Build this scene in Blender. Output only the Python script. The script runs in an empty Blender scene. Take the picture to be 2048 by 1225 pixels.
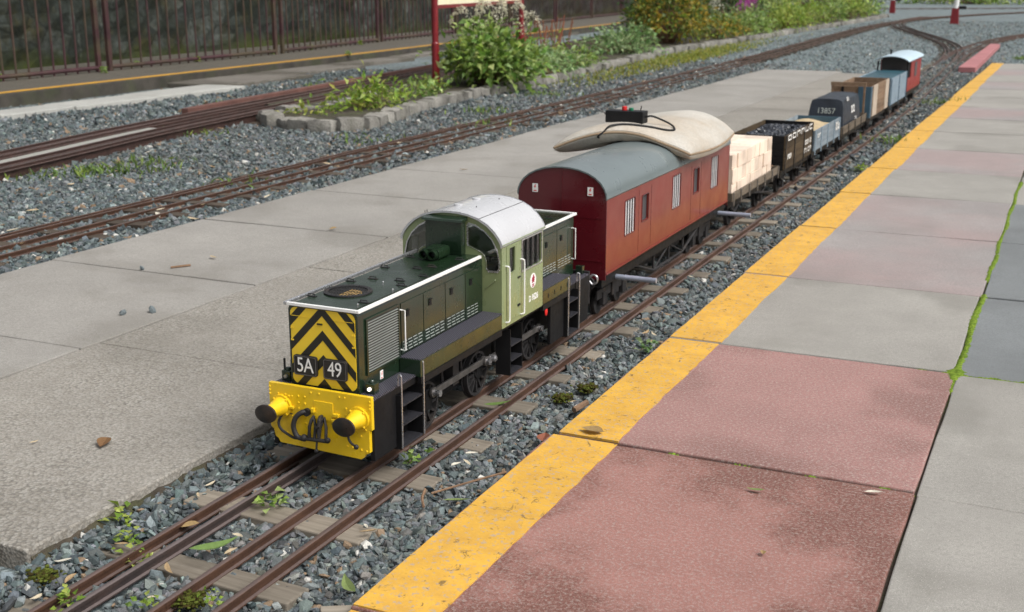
import bpy, bmesh, math, random
import numpy as np
from mathutils import Vector, Matrix
from mathutils.geometry import tessellate_polygon

random.seed(7); RNG = np.random.default_rng(7)
R = math.radians
scene = bpy.context.scene
COL = scene.collection

# ------------------------------------------------------------------ camera, sky, sun, exposure
cam_d = bpy.data.cameras.new('camera'); cam = bpy.data.objects.new('camera', cam_d); COL.objects.link(cam)
cam.location = (0, 0, 1.0)
cam.rotation_euler = (R(90 - 14.979), 0, R(24.658))
cam_d.sensor_width = 36; cam_d.lens = 42.54; cam_d.clip_start = .05; cam_d.clip_end = 400
cam_d.dof.use_dof = True; cam_d.dof.focus_distance = 2.62; cam_d.dof.aperture_fstop = 8.0
scene.camera = cam
world = bpy.data.worlds.new('World'); scene.world = world; world.use_nodes = True
wn = world.node_tree; wn.nodes.clear()
sky = wn.nodes.new('ShaderNodeTexSky'); sky.sky_type = 'NISHITA'; sky.sun_disc = False
sky.sun_elevation = R(52); sky.sun_rotation = R(100); sky.air_density = 1.0; sky.dust_density = 6.0; sky.ozone_density = 1.0
hs = wn.nodes.new('ShaderNodeHueSaturation'); hs.inputs['Saturation'].default_value = .2
bgn = wn.nodes.new('ShaderNodeBackground'); bgn.inputs['Strength'].default_value = .105
wo = wn.nodes.new('ShaderNodeOutputWorld')
wn.links.new(sky.outputs[0], hs.inputs['Color']); wn.links.new(hs.outputs[0], bgn.inputs['Color']); wn.links.new(bgn.outputs[0], wo.inputs[0])
sun_d = bpy.data.lights.new('sun', 'SUN'); sun_d.energy = 1.5; sun_d.angle = R(28); sun_d.color = (1, .965, .92)
sun = bpy.data.objects.new('sun', sun_d); COL.objects.link(sun)
sd = Vector((math.sin(R(100)) * math.cos(R(52)), math.cos(R(100)) * math.cos(R(52)), math.sin(R(52))))
sun.rotation_euler = sd.to_track_quat('Z', 'Y').to_euler(); sun.location = (6, 2, 9)
scene.view_settings.view_transform = 'Standard'; scene.view_settings.look = 'None'
scene.view_settings.gamma = 1; scene.view_settings.exposure = 0.52
scene.cycles.max_bounces = 8; scene.cycles.transparent_max_bounces = 8

# ------------------------------------------------------------------ materials
class NT:
    def __init__(s, name):
        s.m = bpy.data.materials.new(name); s.m.use_nodes = True; s.t = s.m.node_tree
        s.b = s.t.nodes['Principled BSDF']; s._p = None
    def n(s, k, **kw):
        o = s.t.nodes.new('ShaderNode' + k)
        for a, v in kw.items(): setattr(o, a, v)
        return o
    def l(s, a, b): s.t.links.new(a, b)
    def put(s, inp, v):
        if hasattr(v, 'is_linked') or isinstance(v, bpy.types.NodeSocket): s.l(v, inp)
        else: inp.default_value = v
    def pos(s, obj=False):
        if obj:
            return s.n('TexCoord').outputs['Object']
        if not s._p: s._p = s.n('NewGeometry').outputs['Position']
        return s._p
    def noise(s, scale, detail=4, rough=.55, vec=None, sc3=None, dist=0.0):
        o = s.n('TexNoise'); o.inputs['Scale'].default_value = scale; o.inputs['Detail'].default_value = detail
        o.inputs['Roughness'].default_value = rough; o.inputs['Distortion'].default_value = dist
        v = vec if vec is not None else s.pos()
        if sc3:
            mp = s.n('Mapping'); mp.inputs['Scale'].default_value = sc3; s.l(v, mp.inputs[0]); v = mp.outputs[0]
        s.l(v, o.inputs['Vector']); return o.outputs['Fac']
    def voro(s, scale, feature='F1', out='Distance', vec=None):
        o = s.n('TexVoronoi', feature=feature); o.inputs['Scale'].default_value = scale
        s.l(vec if vec is not None else s.pos(), o.inputs['Vector']); return o.outputs[out]
    def ramp(s, fac, stops, interp='LINEAR'):
        o = s.n('ValToRGB'); o.color_ramp.interpolation = interp
        e = o.color_ramp.elements
        while len(e) < len(stops): e.new(.5)
        for i, (p, c) in enumerate(stops):
            e[i].position = p; e[i].color = (c, c, c, 1) if isinstance(c, (int, float)) else (*c, 1)
        s.l(fac, o.inputs[0]); return o.outputs[0]
    def mix(s, fac, a, b, mode='MIX'):
        o = s.n('MixRGB', blend_type=mode)
        for i, v in zip((0, 1, 2), (fac, a, b)):
            if isinstance(v, tuple): v = (*v, 1) if len(v) == 3 else v
            s.put(o.inputs[i], v)
        return o.outputs[0]
    def math(s, op, a, b=0.0):
        o = s.n('Math', operation=op); s.put(o.inputs[0], a); s.put(o.inputs[1], b); return o.outputs[0]
    def bump(s, h, strength=.3, dist=.002, prev=None):
        o = s.n('Bump'); o.inputs['Strength'].default_value = strength; o.inputs['Distance'].default_value = dist
        s.l(h, o.inputs['Height'])
        if prev is not None: s.l(prev, o.inputs['Normal'])
        return o.outputs[0]
    def done(s, col, rough=.5, metal=0.0, normal=None, spec=None, coat=0.0):
        s.put(s.b.inputs['Base Color'], (*col, 1) if isinstance(col, tuple) and len(col) == 3 else col)
        s.put(s.b.inputs['Roughness'], rough); s.put(s.b.inputs['Metallic'], metal)
        if normal is not None: s.l(normal, s.b.inputs['Normal'])
        if spec is not None: s.b.inputs['Specular IOR Level'].default_value = spec
        if coat: s.b.inputs['Coat Weight'].default_value = coat; s.b.inputs['Coat Roughness'].default_value = .12
        return s.m

def M(name, col, rough=.5, metal=0.0, var=.18, scale=14, col2=None, amt=.5, fine=0.0, fscale=300, bump=0.0, bscale=250, bd=.001, spec=None, coat=0.0, orand=0.0):
    t = NT(name); n1 = t.noise(scale, 5)
    dk = tuple(c * (1 - var) for c in col); lt = tuple(min(1, c * (1 + var)) for c in col)
    c = t.mix(t.ramp(n1, [(.3, 0.), (.7, 1.)]), dk, lt)
    if col2: c = t.mix(t.ramp(t.noise(scale * .37, 6, .65), [(.62 - amt * .3, 0.), (.72, 1.)]), c, col2)
    if fine: c = t.mix(fine, c, t.ramp(t.noise(fscale, 2), [(.3, .15), (.7, 1.)]), 'MULTIPLY')
    if orand:
        oi = t.n('ObjectInfo').outputs['Random']
        c = t.mix(1.0, c, t.ramp(oi, [(0, 1 - orand), (1, 1.)]), 'MULTIPLY')
    nm = t.bump(t.noise(bscale, 4), bump, bd) if bump else None
    rr = t.ramp(t.noise(scale * 2.3, 4), [(.3, max(0, rough - .08)), (.7, min(1, rough + .08))])
    return t.done(c, rr, metal, nm, spec, coat)

def slab_mat(name, col, stain, amt, agg=0.0, tint=None, th=.66, grit=None):
    t = NT(name); o = t.pos(True)
    big = t.noise(1.7, 5, .6); mid = t.noise(9, 5, .65); fin = t.noise(430, 3, .7); sp = t.noise(620, 2); mg = t.noise(95, 5, .8)
    c = t.mix(t.ramp(big, [(.3, 0.), (.7, 1.)]), tuple(x * .84 for x in col), tuple(x * 1.1 for x in col))
    if tint: c = t.mix(t.ramp(t.noise(.9, 4, .6), [(.42, 0.), (.6, .8)]), c, tint)
    c = t.mix(t.ramp(mid, [(.35, .0), (.75, .35)]), c, tuple(x * .66 for x in col))
    # stains gather along the joints (object space, origin in the slab's middle)
    sx = t.n('SeparateXYZ'); t.l(o, sx.inputs[0])
    ed = t.math('MAXIMUM', t.math('DIVIDE', t.math('ABSOLUTE', sx.outputs[0]), .4), t.math('DIVIDE', t.math('ABSOLUTE', sx.outputs[1]), .44))
    st = t.math('ADD', t.math('MULTIPLY', ed, .30), t.math('ADD', t.math('MULTIPLY', t.math('SUBTRACT', t.noise(2.3, 8, .66), .5), 1.7), .38))
    st = t.math('ADD', st, t.math('MULTIPLY', t.math('SUBTRACT', mg, .5), .55)); st = t.math('ADD', st, t.math('MULTIPLY', t.math('SUBTRACT', fin, .5), .30))
    c = t.mix(t.math('MULTIPLY', t.ramp(st, [(th, 0.), (th + .22, 1.)]), amt), c, stain)
    c = t.mix(.65, c, t.ramp(fin, [(.28, .4), (.6, 1.)]), 'MULTIPLY')
    if grit: c = t.mix(t.ramp(t.noise(150, 4, .8), [(.5, 0.), (.6, .6)]), c, grit)
    c = t.mix(t.ramp(mg, [(.34, .7), (.52, 0.)]), c, tuple(x * .6 for x in col))
    c = t.mix(t.ramp(sp, [(.62, 0.), (.70, .6)]), c, tuple(min(1, x * 1.7 + .03) for x in col))
    if agg:
        va = t.voro(150); wear = t.ramp(t.noise(1.3, 6, .7), [(.38, .25), (.62, 1.)]); c = t.mix(t.math('MULTIPLY', wear, agg), c, t.ramp(t.voro(150, out='Color'), [(.0, (.22, .19, .15)), (.45, (.40, .37, .32)), (.8, (.62, .6, .55))]), 'MIX')
        c = t.mix(t.math('MULTIPLY', t.math('MULTIPLY', t.ramp(va, [(.45, 0.), (.8, 1.)]), wear), min(.7, agg * 2)), c, (.09, .085, .075))
        nm = t.bump(va, min(.6, agg * 1.8), .003); nm = t.bump(fin, .35, .001, nm)
    else: nm = t.bump(fin, .6, .0012); nm = t.bump(mg, .35, .002, nm)
    rr = t.ramp(st, [(.6, .88), (.8, .68)])
    return t.done(c, rr, 0, nm, .3)

def attr_mat(name, rough=.8, bump=.3, bscale=500, dark=.6, spec=.35, trans=0.0):
    t = NT(name); a = t.n('Attribute', attribute_name='Col').outputs['Color']
    c = t.mix(.6, a, t.ramp(t.noise(bscale, 3), [(.3, dark), (.65, 1.1)]), 'MULTIPLY')
    m = t.done(c, rough, 0, t.bump(t.noise(bscale, 3), bump, .001) if bump else None, spec)
    if trans:
        tr = t.n('BsdfTranslucent'); t.l(c, tr.inputs[0]); mx = t.n('MixShader'); mx.inputs[0].default_value = trans
        t.l(t.b.outputs[0], mx.inputs[1]); t.l(tr.outputs[0], mx.inputs[2]); t.l(mx.outputs[0], t.t.nodes['Material Output'].inputs[0])
    return m

def ground_mat():
    t = NT('gravel_ground'); v = t.voro(62); cc = t.voro(62, out='Color')
    g = t.ramp(cc, [(0, (.10, .13, .135)), (.35, (.17, .21, .22)), (.7, (.25, .30, .31)), (.93, (.36, .41, .41)), (1, (.6, .6, .57))])
    c = t.mix(t.ramp(v, [(.45, 0.), (.85, .7)]), g, (.04, .048, .048))
    c = t.mix(t.ramp(t.noise(7, 5, .7), [(.35, .45), (.6, 0.)]), c, (.10, .125, .13))
    c = t.mix(t.ramp(t.noise(.8, 6, .65), [(.5, 0.), (.72, .5)]), c, (.12, .105, .085))
    c = t.mix(t.ramp(t.noise(1.6, 6, .7), [(.66, 0.), (.78, .55)]), c, (.10, .12, .035))
    return t.done(c, .85, 0, t.bump(v, .9, .012), .3)

def rust_mat(name, col, col2, shine=0.0):
    t = NT(name)
    c = t.mix(t.ramp(t.noise(9, 6, .65, sc3=(6, 1, 6)), [(.35, 0.), (.68, 1.)]), col, col2)
    c = t.mix(.5, c, t.ramp(t.noise(240, 3), [(.3, .4), (.6, 1.)]), 'MULTIPLY')
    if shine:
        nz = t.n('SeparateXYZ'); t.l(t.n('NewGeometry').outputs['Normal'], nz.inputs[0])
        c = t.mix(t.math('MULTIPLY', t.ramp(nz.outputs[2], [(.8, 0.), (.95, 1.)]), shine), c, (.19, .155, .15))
    return t.done(c, t.ramp(t.noise(60, 3), [(.3, .42), (.7, .7)]), .35, t.bump(t.noise(300, 4), .35, .0008))

def wood_mat(name, a, b, rough=.85, sc=(60, 4, 60), orand=.3):
    t = NT(name); o = t.pos(True)
    n = t.noise(1.0, 6, .65, vec=o, sc3=sc)
    c = t.mix(t.ramp(n, [(.3, 0.), (.68, 1.)]), a, b)
    c = t.mix(t.ramp(t.noise(9, 5), [(.5, 0.), (.75, .5)]), c, tuple(x * .45 for x in a))
    oi = t.n('ObjectInfo').outputs['Random']; c = t.mix(1.0, c, t.ramp(oi, [(0, 1 - orand), (1, 1.1)]), 'MULTIPLY')
    return t.done(c, rough, 0, t.bump(n, .5, .002), .25)

def glass_mat():
    t = NT('window_glass'); tr = t.n('BsdfTransparent'); tr.inputs[0].default_value = (.86, .9, .9, 1)
    gl = t.n('BsdfGlossy'); gl.inputs['Roughness'].default_value = .04
    mx = t.n('MixShader'); fr = t.n('Fresnel'); fr.inputs[0].default_value = 1.5
    t.l(t.math('ADD', t.math('MULTIPLY', fr.outputs[0], .9), .03), mx.inputs[0]); t.l(tr.outputs[0], mx.inputs[1]); t.l(gl.outputs[0], mx.inputs[2])
    t.l(mx.outputs[0], t.t.nodes['Material Output'].inputs[0]); return t.m

def yellow_line_mat(name, col, under):
    t = NT(name)
    c = t.mix(t.ramp(t.noise(5, 5), [(.35, 0.), (.7, 1.)]), tuple(x * .86 for x in col), col)
    c = t.mix(t.ramp(t.noise(15, 6, .7), [(.42, 0.), (.66, .55)]), c, (.46, .25, .06))
    c = t.mix(t.ramp(t.noise(95, 4, .65), [(.555, 0.), (.63, .8)]), c, under)
    c = t.mix(t.ramp(t.noise(34, 7, .75, dist=1.), [(.585, 0.), (.64, .75)]), c, (.10, .075, .045))
    c = t.mix(t.ramp(t.noise(8, 6, .75), [(.68, 0.), (.74, .7)]), c, (.80, .68, .45))
    return t.done(c, .75, 0, t.bump(t.noise(140, 4), .5, .002), .3)

def wall_mat():
    t = NT('old_stone_wall'); o = t.pos()
    v = t.voro(2.6, 'DISTANCE_TO_EDGE'); cc = t.voro(2.6, out='Color')
    c = t.ramp(cc, [(0, (.026, .032, .030)), (.5, (.06, .07, .065)), (1, (.12, .13, .118))])
    c = t.mix(t.ramp(t.noise(1.1, 7, .7), [(.42, 0.), (.62, .95)]), c, (.012, .016, .011))
    c = t.mix(t.ramp(t.noise(2.3, 7, .7), [(.5, 0.), (.66, .8)]), c, (.05, .042, .010))
    c = t.mix(t.ramp(t.noise(1.7, 6, .7, sc3=(1, 1, .3)), [(.62, 0.), (.72, .75)]), c, (.23, .245, .225))
    c = t.mix(t.ramp(v, [(0, .75), (.05, 0.)]), c, (.010, .012, .009))
    c = t.mix(t.ramp(t.noise(9, 6, .75), [(.38, .75), (.64, 0.)]), c, (.014, .018, .013))
    sx = t.n('SeparateXYZ'); t.l(o, sx.inputs[0])
    low = t.math('SUBTRACT', 1.0, t.math('MULTIPLY', sx.outputs[2], 1.8))
    c = t.mix(t.ramp(t.math('MULTIPLY', low, t.noise(1.6, 6, .7)), [(.25, 0.), (.5, .85)]), c, (.05, .062, .012))
    nm = t.bump(v, .8, .03); nm = t.bump(t.noise(14, 6, .7), .8, .03, nm)
    return t.done(c, .92, 0, nm, .2)

def tread_mat():
    t = NT('ribbed_tread_plate'); w = t.n('TexWave', wave_type='BANDS', bands_direction='DIAGONAL'); w.inputs['Scale'].default_value = 95
    t.l(t.pos(), w.inputs['Vector'])
    w2 = t.n('TexWave', wave_type='BANDS', bands_direction='Y'); w2.inputs['Scale'].default_value = 60; t.l(t.pos(), w2.inputs['Vector'])
    h = t.math('MULTIPLY', w.outputs['Fac'], w2.outputs['Fac'])
    c = t.mix(t.ramp(h, [(.2, 0.), (.7, 1.)]), (.035, .035, .045), (.20, .19, .24))
    return t.done(c, .45, .3, t.bump(h, .6, .0012))

MT = {}
MT['slab_red'] = slab_mat('red_concrete', (.375, .185, .158), (.15, .062, .046), .9, th=.45, grit=(.36, .32, .29))
MT['slab_pink'] = slab_mat('pink_concrete', (.385, .21, .19), (.20, .10, .085), .75, th=.58, grit=(.40, .36, .33))
MT['slab_pinkgrey'] = slab_mat('pink_grey_concrete', (.35, .325, .315), (.24, .205, .19), .4, tint=(.38, .285, .275))
MT['slab_grey'] = slab_mat('grey_concrete', (.365, .35, .32), (.21, .20, .175), .55, th=.62)
MT['slab_blue'] = slab_mat('blue_grey_concrete', (.22, .235, .24), (.13, .135, .135), .5)
MT['slab_smooth'] = slab_mat('smooth_pale_concrete', (.345, .33, .305), (.205, .19, .165), .6, agg=.10, th=.60)
MT['slab_agg'] = slab_mat('exposed_aggregate', (.315, .295, .262), (.17, .155, .13), .6, agg=.33, th=.60)
MT['slab_pale'] = slab_mat('bleached_concrete', (.46, .46, .43), (.25, .24, .2), .4)
MT['path'] = slab_mat('worn_path_concrete', (.205, .188, .165), (.085, .077, .058), .8, th=.60)
MT['yline'] = yellow_line_mat('yellow_platform_paint', (.70, .40, .06), (.40, .32, .24))
MT['yline2'] = yellow_line_mat('far_yellow_paint', (.62, .33, .03), (.25, .2, .15))
MT['stone'] = attr_mat('crushed_stone', .75, .5, 350, .55)
MT['ground'] = ground_mat()
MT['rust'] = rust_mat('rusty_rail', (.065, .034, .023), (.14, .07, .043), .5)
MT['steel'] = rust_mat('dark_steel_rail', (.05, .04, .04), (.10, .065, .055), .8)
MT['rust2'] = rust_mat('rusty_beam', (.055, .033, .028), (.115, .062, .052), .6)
MT['sleeper'] = wood_mat('weathered_sleeper', (.16, .135, .105), (.30, .265, .215), sc=(5, 70, 70))
MT['sleeper_dark'] = wood_mat('dark_sleeper', (.05, .04, .03), (.12, .095, .075), sc=(5, 70, 70))
MT['kerbstone'] = M('weathered_granite', (.34, .325, .29), .9, var=.35, scale=9, col2=(.12, .12, .075), amt=.35, fine=.5, fscale=120, bump=.7, bscale=60, bd=.012, orand=.35)
MT['soil'] = M('bed_soil', (.05, .04, .028), .95, var=.4, scale=12, col2=(.06, .075, .02), bump=.8, bscale=50, bd=.02)
MT['leaf'] = attr_mat('leaf', .5, 0, 60, .8, .4, .38)
MT['dryleaf'] = attr_mat('dry_leaf', .7, .2, 200, .7, .3, .15)
MT['moss'] = attr_mat('moss', .95, .6, 300, .5, .1)
MT['red_post'] = M('dark_red_gloss_paint', (.20, .012, .018), .35, var=.15, coat=.3)
MT['fence_red'] = M('old_fence_paint', (.05, .018, .022), .6, var=.35, scale=5, col2=(.075, .07, .03), amt=.6)
MT['cream'] = M('cream_board', (.85, .80, .58), .5, var=.06)
MT['blue'] = M('blue_board', (.03, .13, .45), .5, var=.1)
MT['wall'] = wall_mat()
MT['tread'] = tread_mat()
MT['green'] = M('dark_green_gloss', (.012, .026, .014), .24, var=.35, scale=9, coat=.45, col2=(.03, .03, .018), amt=.3)
MT['green_top'] = M('bonnet_top_green', (.0085, .021, .009), .27, var=.2, scale=8, coat=.12, spec=.35)
MT['lime'] = M('pale_sherwood_green', (.225, .275, .135), .3, var=.06, scale=9, coat=.4)
MT['black'] = M('satin_black', (.009, .009, .010), .5, var=.3, scale=20, spec=.3)
MT['blackm'] = M('dull_black_iron', (.018, .017, .018), .6, var=.4, scale=30, col2=(.05, .035, .025), amt=.25)
MT['yellow'] = M('warning_yellow', (.82, .545, .014), .33, var=.07, scale=12, coat=.25, col2=(.52, .32, .02), amt=.12)
MT['nose_yellow'] = M('nose_panel_yellow', (.88, .61, .03), .35, var=.05, scale=12, coat=.2)
MT['stripe'] = M('stripe_black', (.018, .017, .012), .35, var=.2)
MT['white'] = M('white_paint', (.82, .82, .80), .35, var=.04)
MT['silver'] = M('bright_metal', (.62, .62, .64), .3, .85, var=.12, scale=60)
MT['steelrod'] = M('machined_steel', (.20, .19, .185), .38, .7, var=.3, scale=40)
MT['cabroof'] = M('silver_grey_roof', (.50, .505, .52), .28, var=.04, scale=7, coat=.35)
MT['grille_fin'] = M('pale_fins', (.28, .30, .28), .4, .3, var=.1)
MT['cabin'] = M('cab_interior', (.42, .42, .38), .6, var=.08)
MT['desk'] = M('control_desk', (.06, .06, .065), .5)
MT['tanmesh'] = M('tan_mesh', (.62, .40, .14), .6, var=.3, scale=150)
MT['plate'] = M('headcode_blind', (.022, .024, .027), .35, var=.15)
MT['red'] = M('signal_red', (.62, .02, .02), .35, var=.1)
MT['crest'] = M('crest_maroon', (.32, .01, .05), .4, var=.05)
MT['glass'] = glass_mat()
MT['coach_side'] = M('crimson_side', (.185, .026, .019), .36, var=.1, scale=5, coat=.25)
MT['coach_end'] = M('shaded_red_end', (.095, .007, .012), .3, var=.1, scale=5, coat=.3)  # coach red again, with the shade of the end face put into the colour
MT['coach_roof'] = M('slate_grey_roof', (.135, .165, .17), .33, var=.07, scale=5, coat=.3)
MT['footbar'] = M('blue_grey_bar', (.26, .29, .36), .3, var=.15, coat=.4)
MT['tread_dark'] = M('dark_step_plate', (.03, .03, .036), .5, .2, var=.5, scale=220)
MT['barpaint'] = M('pale_bar_paint', (.5, .5, .52), .4)
MT['cushion'] = M('cream_hide', (.50, .475, .425), .75, var=.10, scale=7, col2=(.42, .34, .25), amt=.55, fine=.2, fscale=120, bump=.25, bscale=160, bd=.002)
MT['cushion_edge'] = M('brown_seam', (.26, .19, .12), .8, var=.2)
MT['timber'] = wood_mat('fresh_timber', (.74, .58, .46), (.86, .74, .62), .7, sc=(90, 90, 6), orand=.18)
MT['wagon_brown'] = wood_mat('brown_wagon_planks', (.045, .03, .018), (.085, .06, .033), .7, sc=(40, 4, 60), orand=.25)
MT['wagon_grey'] = wood_mat('grey_wagon_planks', (.17, .21, .24), (.26, .31, .35), .7, sc=(40, 4, 60), orand=.2)
MT['wagon_tan'] = wood_mat('tan_wagon_planks', (.17, .10, .06), (.28, .20, .135), .7, sc=(40, 4, 60), orand=.25)
MT['wagon_cream'] = M('cream_panel', (.44, .37, .30), .6, var=.15, scale=12)
MT['wagon_blue'] = M('blue_grey_panel', (.045, .10, .145), .55, var=.2, scale=12)
MT['wagon_lblue'] = M('pale_blue_panel', (.20, .27, .33), .55, var=.12, scale=12)
MT['deck'] = wood_mat('wagon_deck', (.10, .08, .06), (.20, .165, .125), .8, sc=(60, 6, 60))
MT['sand'] = M('pale_sand', (.46, .36, .22), .9, var=.2, scale=40, bump=.6, bscale=120, bd=.004)
MT['tarp'] = M('navy_tarpaulin', (.014, .02, .03), .45, var=.3, scale=10, col2=(.03, .045, .06), amt=.4, bump=.5, bscale=25, bd=.006)
MT['van_red'] = M('guard_van_red', (.24, .014, .014), .45, var=.12, scale=9)
MT['van_roof'] = M('pale_blue_grey_roof', (.46, .58, .65), .45, var=.05)
MT['pinkboard'] = M('faded_red_board', (.40, .16, .165), .7, var=.12, scale=6, col2=(.3, .12, .12))
MT['lens'] = NT('lit_lens').m
_b = MT['lens'].node_tree.nodes['Principled BSDF']; _b.inputs['Emission Color'].default_value = (1, .85, .7, 1); _b.inputs['Emission Strength'].default_value = 1.6
MT['buffer_face'] = M('brown_reflect_face', (.012, .011, .011), .35, var=.4, scale=60, col2=(.05, .03, .02), amt=.5)  # brown blotches in the black stand for a reflection
MT['twig'] = M('dry_twig', (.20, .12, .07), .8, var=.3, scale=40)
MT['teal'] = M('dark_teal_sheet', (.02, .085, .115), .4, var=.25, scale=8, coat=.2)

# ------------------------------------------------------------------ mesh helpers
class MB:
    def __init__(s): s.v = []; s.f = []; s.m = []
    def add(s, vs, fs, mi=0):
        k = len(s.v); s.v += [tuple(p) for p in vs]
        for q in fs: s.f.append(tuple(i + k for i in q)); s.m.append(mi)
        return s
    def box(s, x0, x1, y0, y1, z0, z1, mi=0):
        return s.add([(x0, y0, z0), (x1, y0, z0), (x1, y1, z0), (x0, y1, z0), (x0, y0, z1), (x1, y0, z1), (x1, y1, z1), (x0, y1, z1)],
                     [(0, 3, 2, 1), (4, 5, 6, 7), (0, 1, 5, 4), (1, 2, 6, 5), (2, 3, 7, 6), (3, 0, 4, 7)], mi)
    def cyl(s, p0, p1, r, n=12, r2=None, caps=True, mi=0, sx=1.0, sy=1.0):
        p0, p1 = Vector(p0), Vector(p1); d = (p1 - p0).normalized(); r2 = r if r2 is None else r2
        a = d.orthogonal().normalized()
        if abs(d.y) > .9: a = Vector((1, 0, 0))
        b = d.cross(a)
        vs = []
        for p, q in ((p0, r), (p1, r2)):
            for i in range(n):
                t = 2 * math.pi * i / n; vs.append(p + a * (math.cos(t) * q * sx) + b * (math.sin(t) * q * sy))
        fs = [(i, (i + 1) % n, n + (i + 1) % n, n + i) for i in range(n)]
        if caps: fs += [tuple(range(n - 1, -1, -1)), tuple(range(n, 2 * n))]
        return s.add(vs, fs, mi)
    def tube(s, pts, r, n=8, mi=0):
        pts = [Vector(p) for p in pts]; rr = r if isinstance(r, (list, tuple)) else [r] * len(pts); vs = []
        ref = None
        for i, p in enumerate(pts):
            d = (pts[min(i + 1, len(pts) - 1)] - pts[max(i - 1, 0)]).normalized()
            if ref is None: ref = d.orthogonal().normalized()
            a = (ref - d * ref.dot(d)); a = a.normalized() if a.length > 1e-6 else d.orthogonal().normalized(); ref = a; b = d.cross(a)
            for k in range(n):
                t = 2 * math.pi * k / n; vs.append(p + (a * math.cos(t) + b * math.sin(t)) * rr[i])
        fs = []
        for i in range(len(pts) - 1):
            for k in range(n): fs.append((i * n + k, i * n + (k + 1) % n, (i + 1) * n + (k + 1) % n, (i + 1) * n + k))
        fs += [tuple(range(n - 1, -1, -1)), tuple(range((len(pts) - 1) * n, len(pts) * n))]
        return s.add(vs, fs, mi)
    def ball(s, c, r, n=8, m=5, sc=(1, 1, 1), mi=0):
        vs = [(c[0], c[1], c[2] + r * sc[2])]
        for i in range(1, m):
            ph = math.pi * i / m
            for k in range(n):
                t = 2 * math.pi * k / n
                vs.append((c[0] + r * sc[0] * math.sin(ph) * math.cos(t), c[1] + r * sc[1] * math.sin(ph) * math.sin(t), c[2] + r * sc[2] * math.cos(ph)))
        vs.append((c[0], c[1], c[2] - r * sc[2])); L = len(vs) - 1
        fs = [(0, 1 + k, 1 + (k + 1) % n) for k in range(n)]
        for i in range(m - 2):
            for k in range(n): fs.append((1 + i * n + k, 1 + (i + 1) * n + k, 1 + (i + 1) * n + (k + 1) % n, 1 + i * n + (k + 1) % n))
        fs += [(L, 1 + (m - 2) * n + (k + 1) % n, 1 + (m - 2) * n + k) for k in range(n)]
        return s.add(vs, fs, mi)
    def plate(s, outer, holes, fn, d0, d1, mi=0):
        """flat plate with holes: 2-D loops, fn(a, b, depth) -> point"""
        loops = [outer] + list(holes)
        flat = [p for L in loops for p in L]; N = len(flat)
        tri = tessellate_polygon([[Vector((p[0], p[1], 0)) for p in L] for L in loops])
        vs = [fn(p[0], p[1], d0) for p in flat] + [fn(p[0], p[1], d1) for p in flat]
        fs = [tuple(t) for t in tri] + [tuple(i + N for i in reversed(t)) for t in tri]
        k = 0
        for L in loops:
            for i in range(len(L)): j = (i + 1) % len(L); fs.append((k + i, k + j, N + k + j, N + k + i))
            k += len(L)
        return s.add(vs, fs, mi)
    def sweep(s, prof, path, mi=0):
        """profile (side, up) swept along a ground path of (x, y, z)"""
        vs = []; n = len(prof)
        for i, p in enumerate(path):
            a = path[max(i - 1, 0)]; b = path[min(i + 1, len(path) - 1)]
            dx, dy = b[0] - a[0], b[1] - a[1]; L = math.hypot(dx, dy); nx, ny = dy / L, -dx / L
            for (u, w) in prof: vs.append((p[0] + nx * u, p[1] + ny * u, p[2] + w))
        fs = []
        for i in range(len(path) - 1):
            for k in range(n): fs.append((i * n + k, i * n + (k + 1) % n, (i + 1) * n + (k + 1) % n, (i + 1) * n + k))
        fs += [tuple(range(n)), tuple(range(len(path) * n - 1, (len(path) - 1) * n - 1, -1))]
        return s.add(vs, fs, mi)

def wloc(o):
    v = Vector((0, 0, 0))
    while o is not None: v += o.location; o = o.parent
    return v
def build(name, mb, mats, parent=None, bevel=0.0, smooth=False, loc=None, seg=2):
    """mb in world coordinates -> one mesh object (child of parent or top-level at loc)"""
    org = wloc(parent) if parent is not None else Vector(loc or (0, 0, 0))
    me = bpy.data.meshes.new(name)
    me.from_pydata([(x - org.x, y - org.y, z - org.z) for x, y, z in mb.v], [], mb.f)
    mats = mats if isinstance(mats, (list, tuple)) else [mats]
    for m in mats: me.materials.append(MT[m] if isinstance(m, str) else m)
    if len(mats) > 1: me.polygons.foreach_set('material_index', mb.m)
    bm = bmesh.new(); bm.from_mesh(me); bmesh.ops.recalc_face_normals(bm, faces=bm.faces); bm.to_mesh(me); bm.free()
    if smooth:
        me.polygons.foreach_set('use_smooth', [True] * len(me.polygons)); me.set_sharp_from_angle(angle=R(40))
    o = bpy.data.objects.new(name, me); COL.objects.link(o)
    if parent is not None: o.parent = parent
    else: o.location = org
    if bevel:
        b = o.modifiers.new('bevel', 'BEVEL'); b.width = bevel; b.segments = seg; b.limit_method = 'ANGLE'; b.angle_limit = R(40)
    return o
def tag(o, label=None, cat=None, group=None, kind=None):
    for k, v in (('label', label), ('category', cat), ('group', group), ('kind', kind)):
        if v: o[k] = v
    return o
def empty(name, loc, label=None, cat=None, group=None, kind=None, rz=0.0):
    o = bpy.data.objects.new(name, None); COL.objects.link(o); o.location = loc; o.rotation_euler.z = rz; o.empty_display_size = .05
    return tag(o, label, cat, group, kind)
def copy_part(o, parent, loc=(0, 0, 0), rz=0.0, scale=None):
    c = o.copy(); COL.objects.link(c); c.parent = parent; c.location = loc; c.rotation_euler = (0, 0, rz)
    if scale: c.scale = scale
    return c
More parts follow.
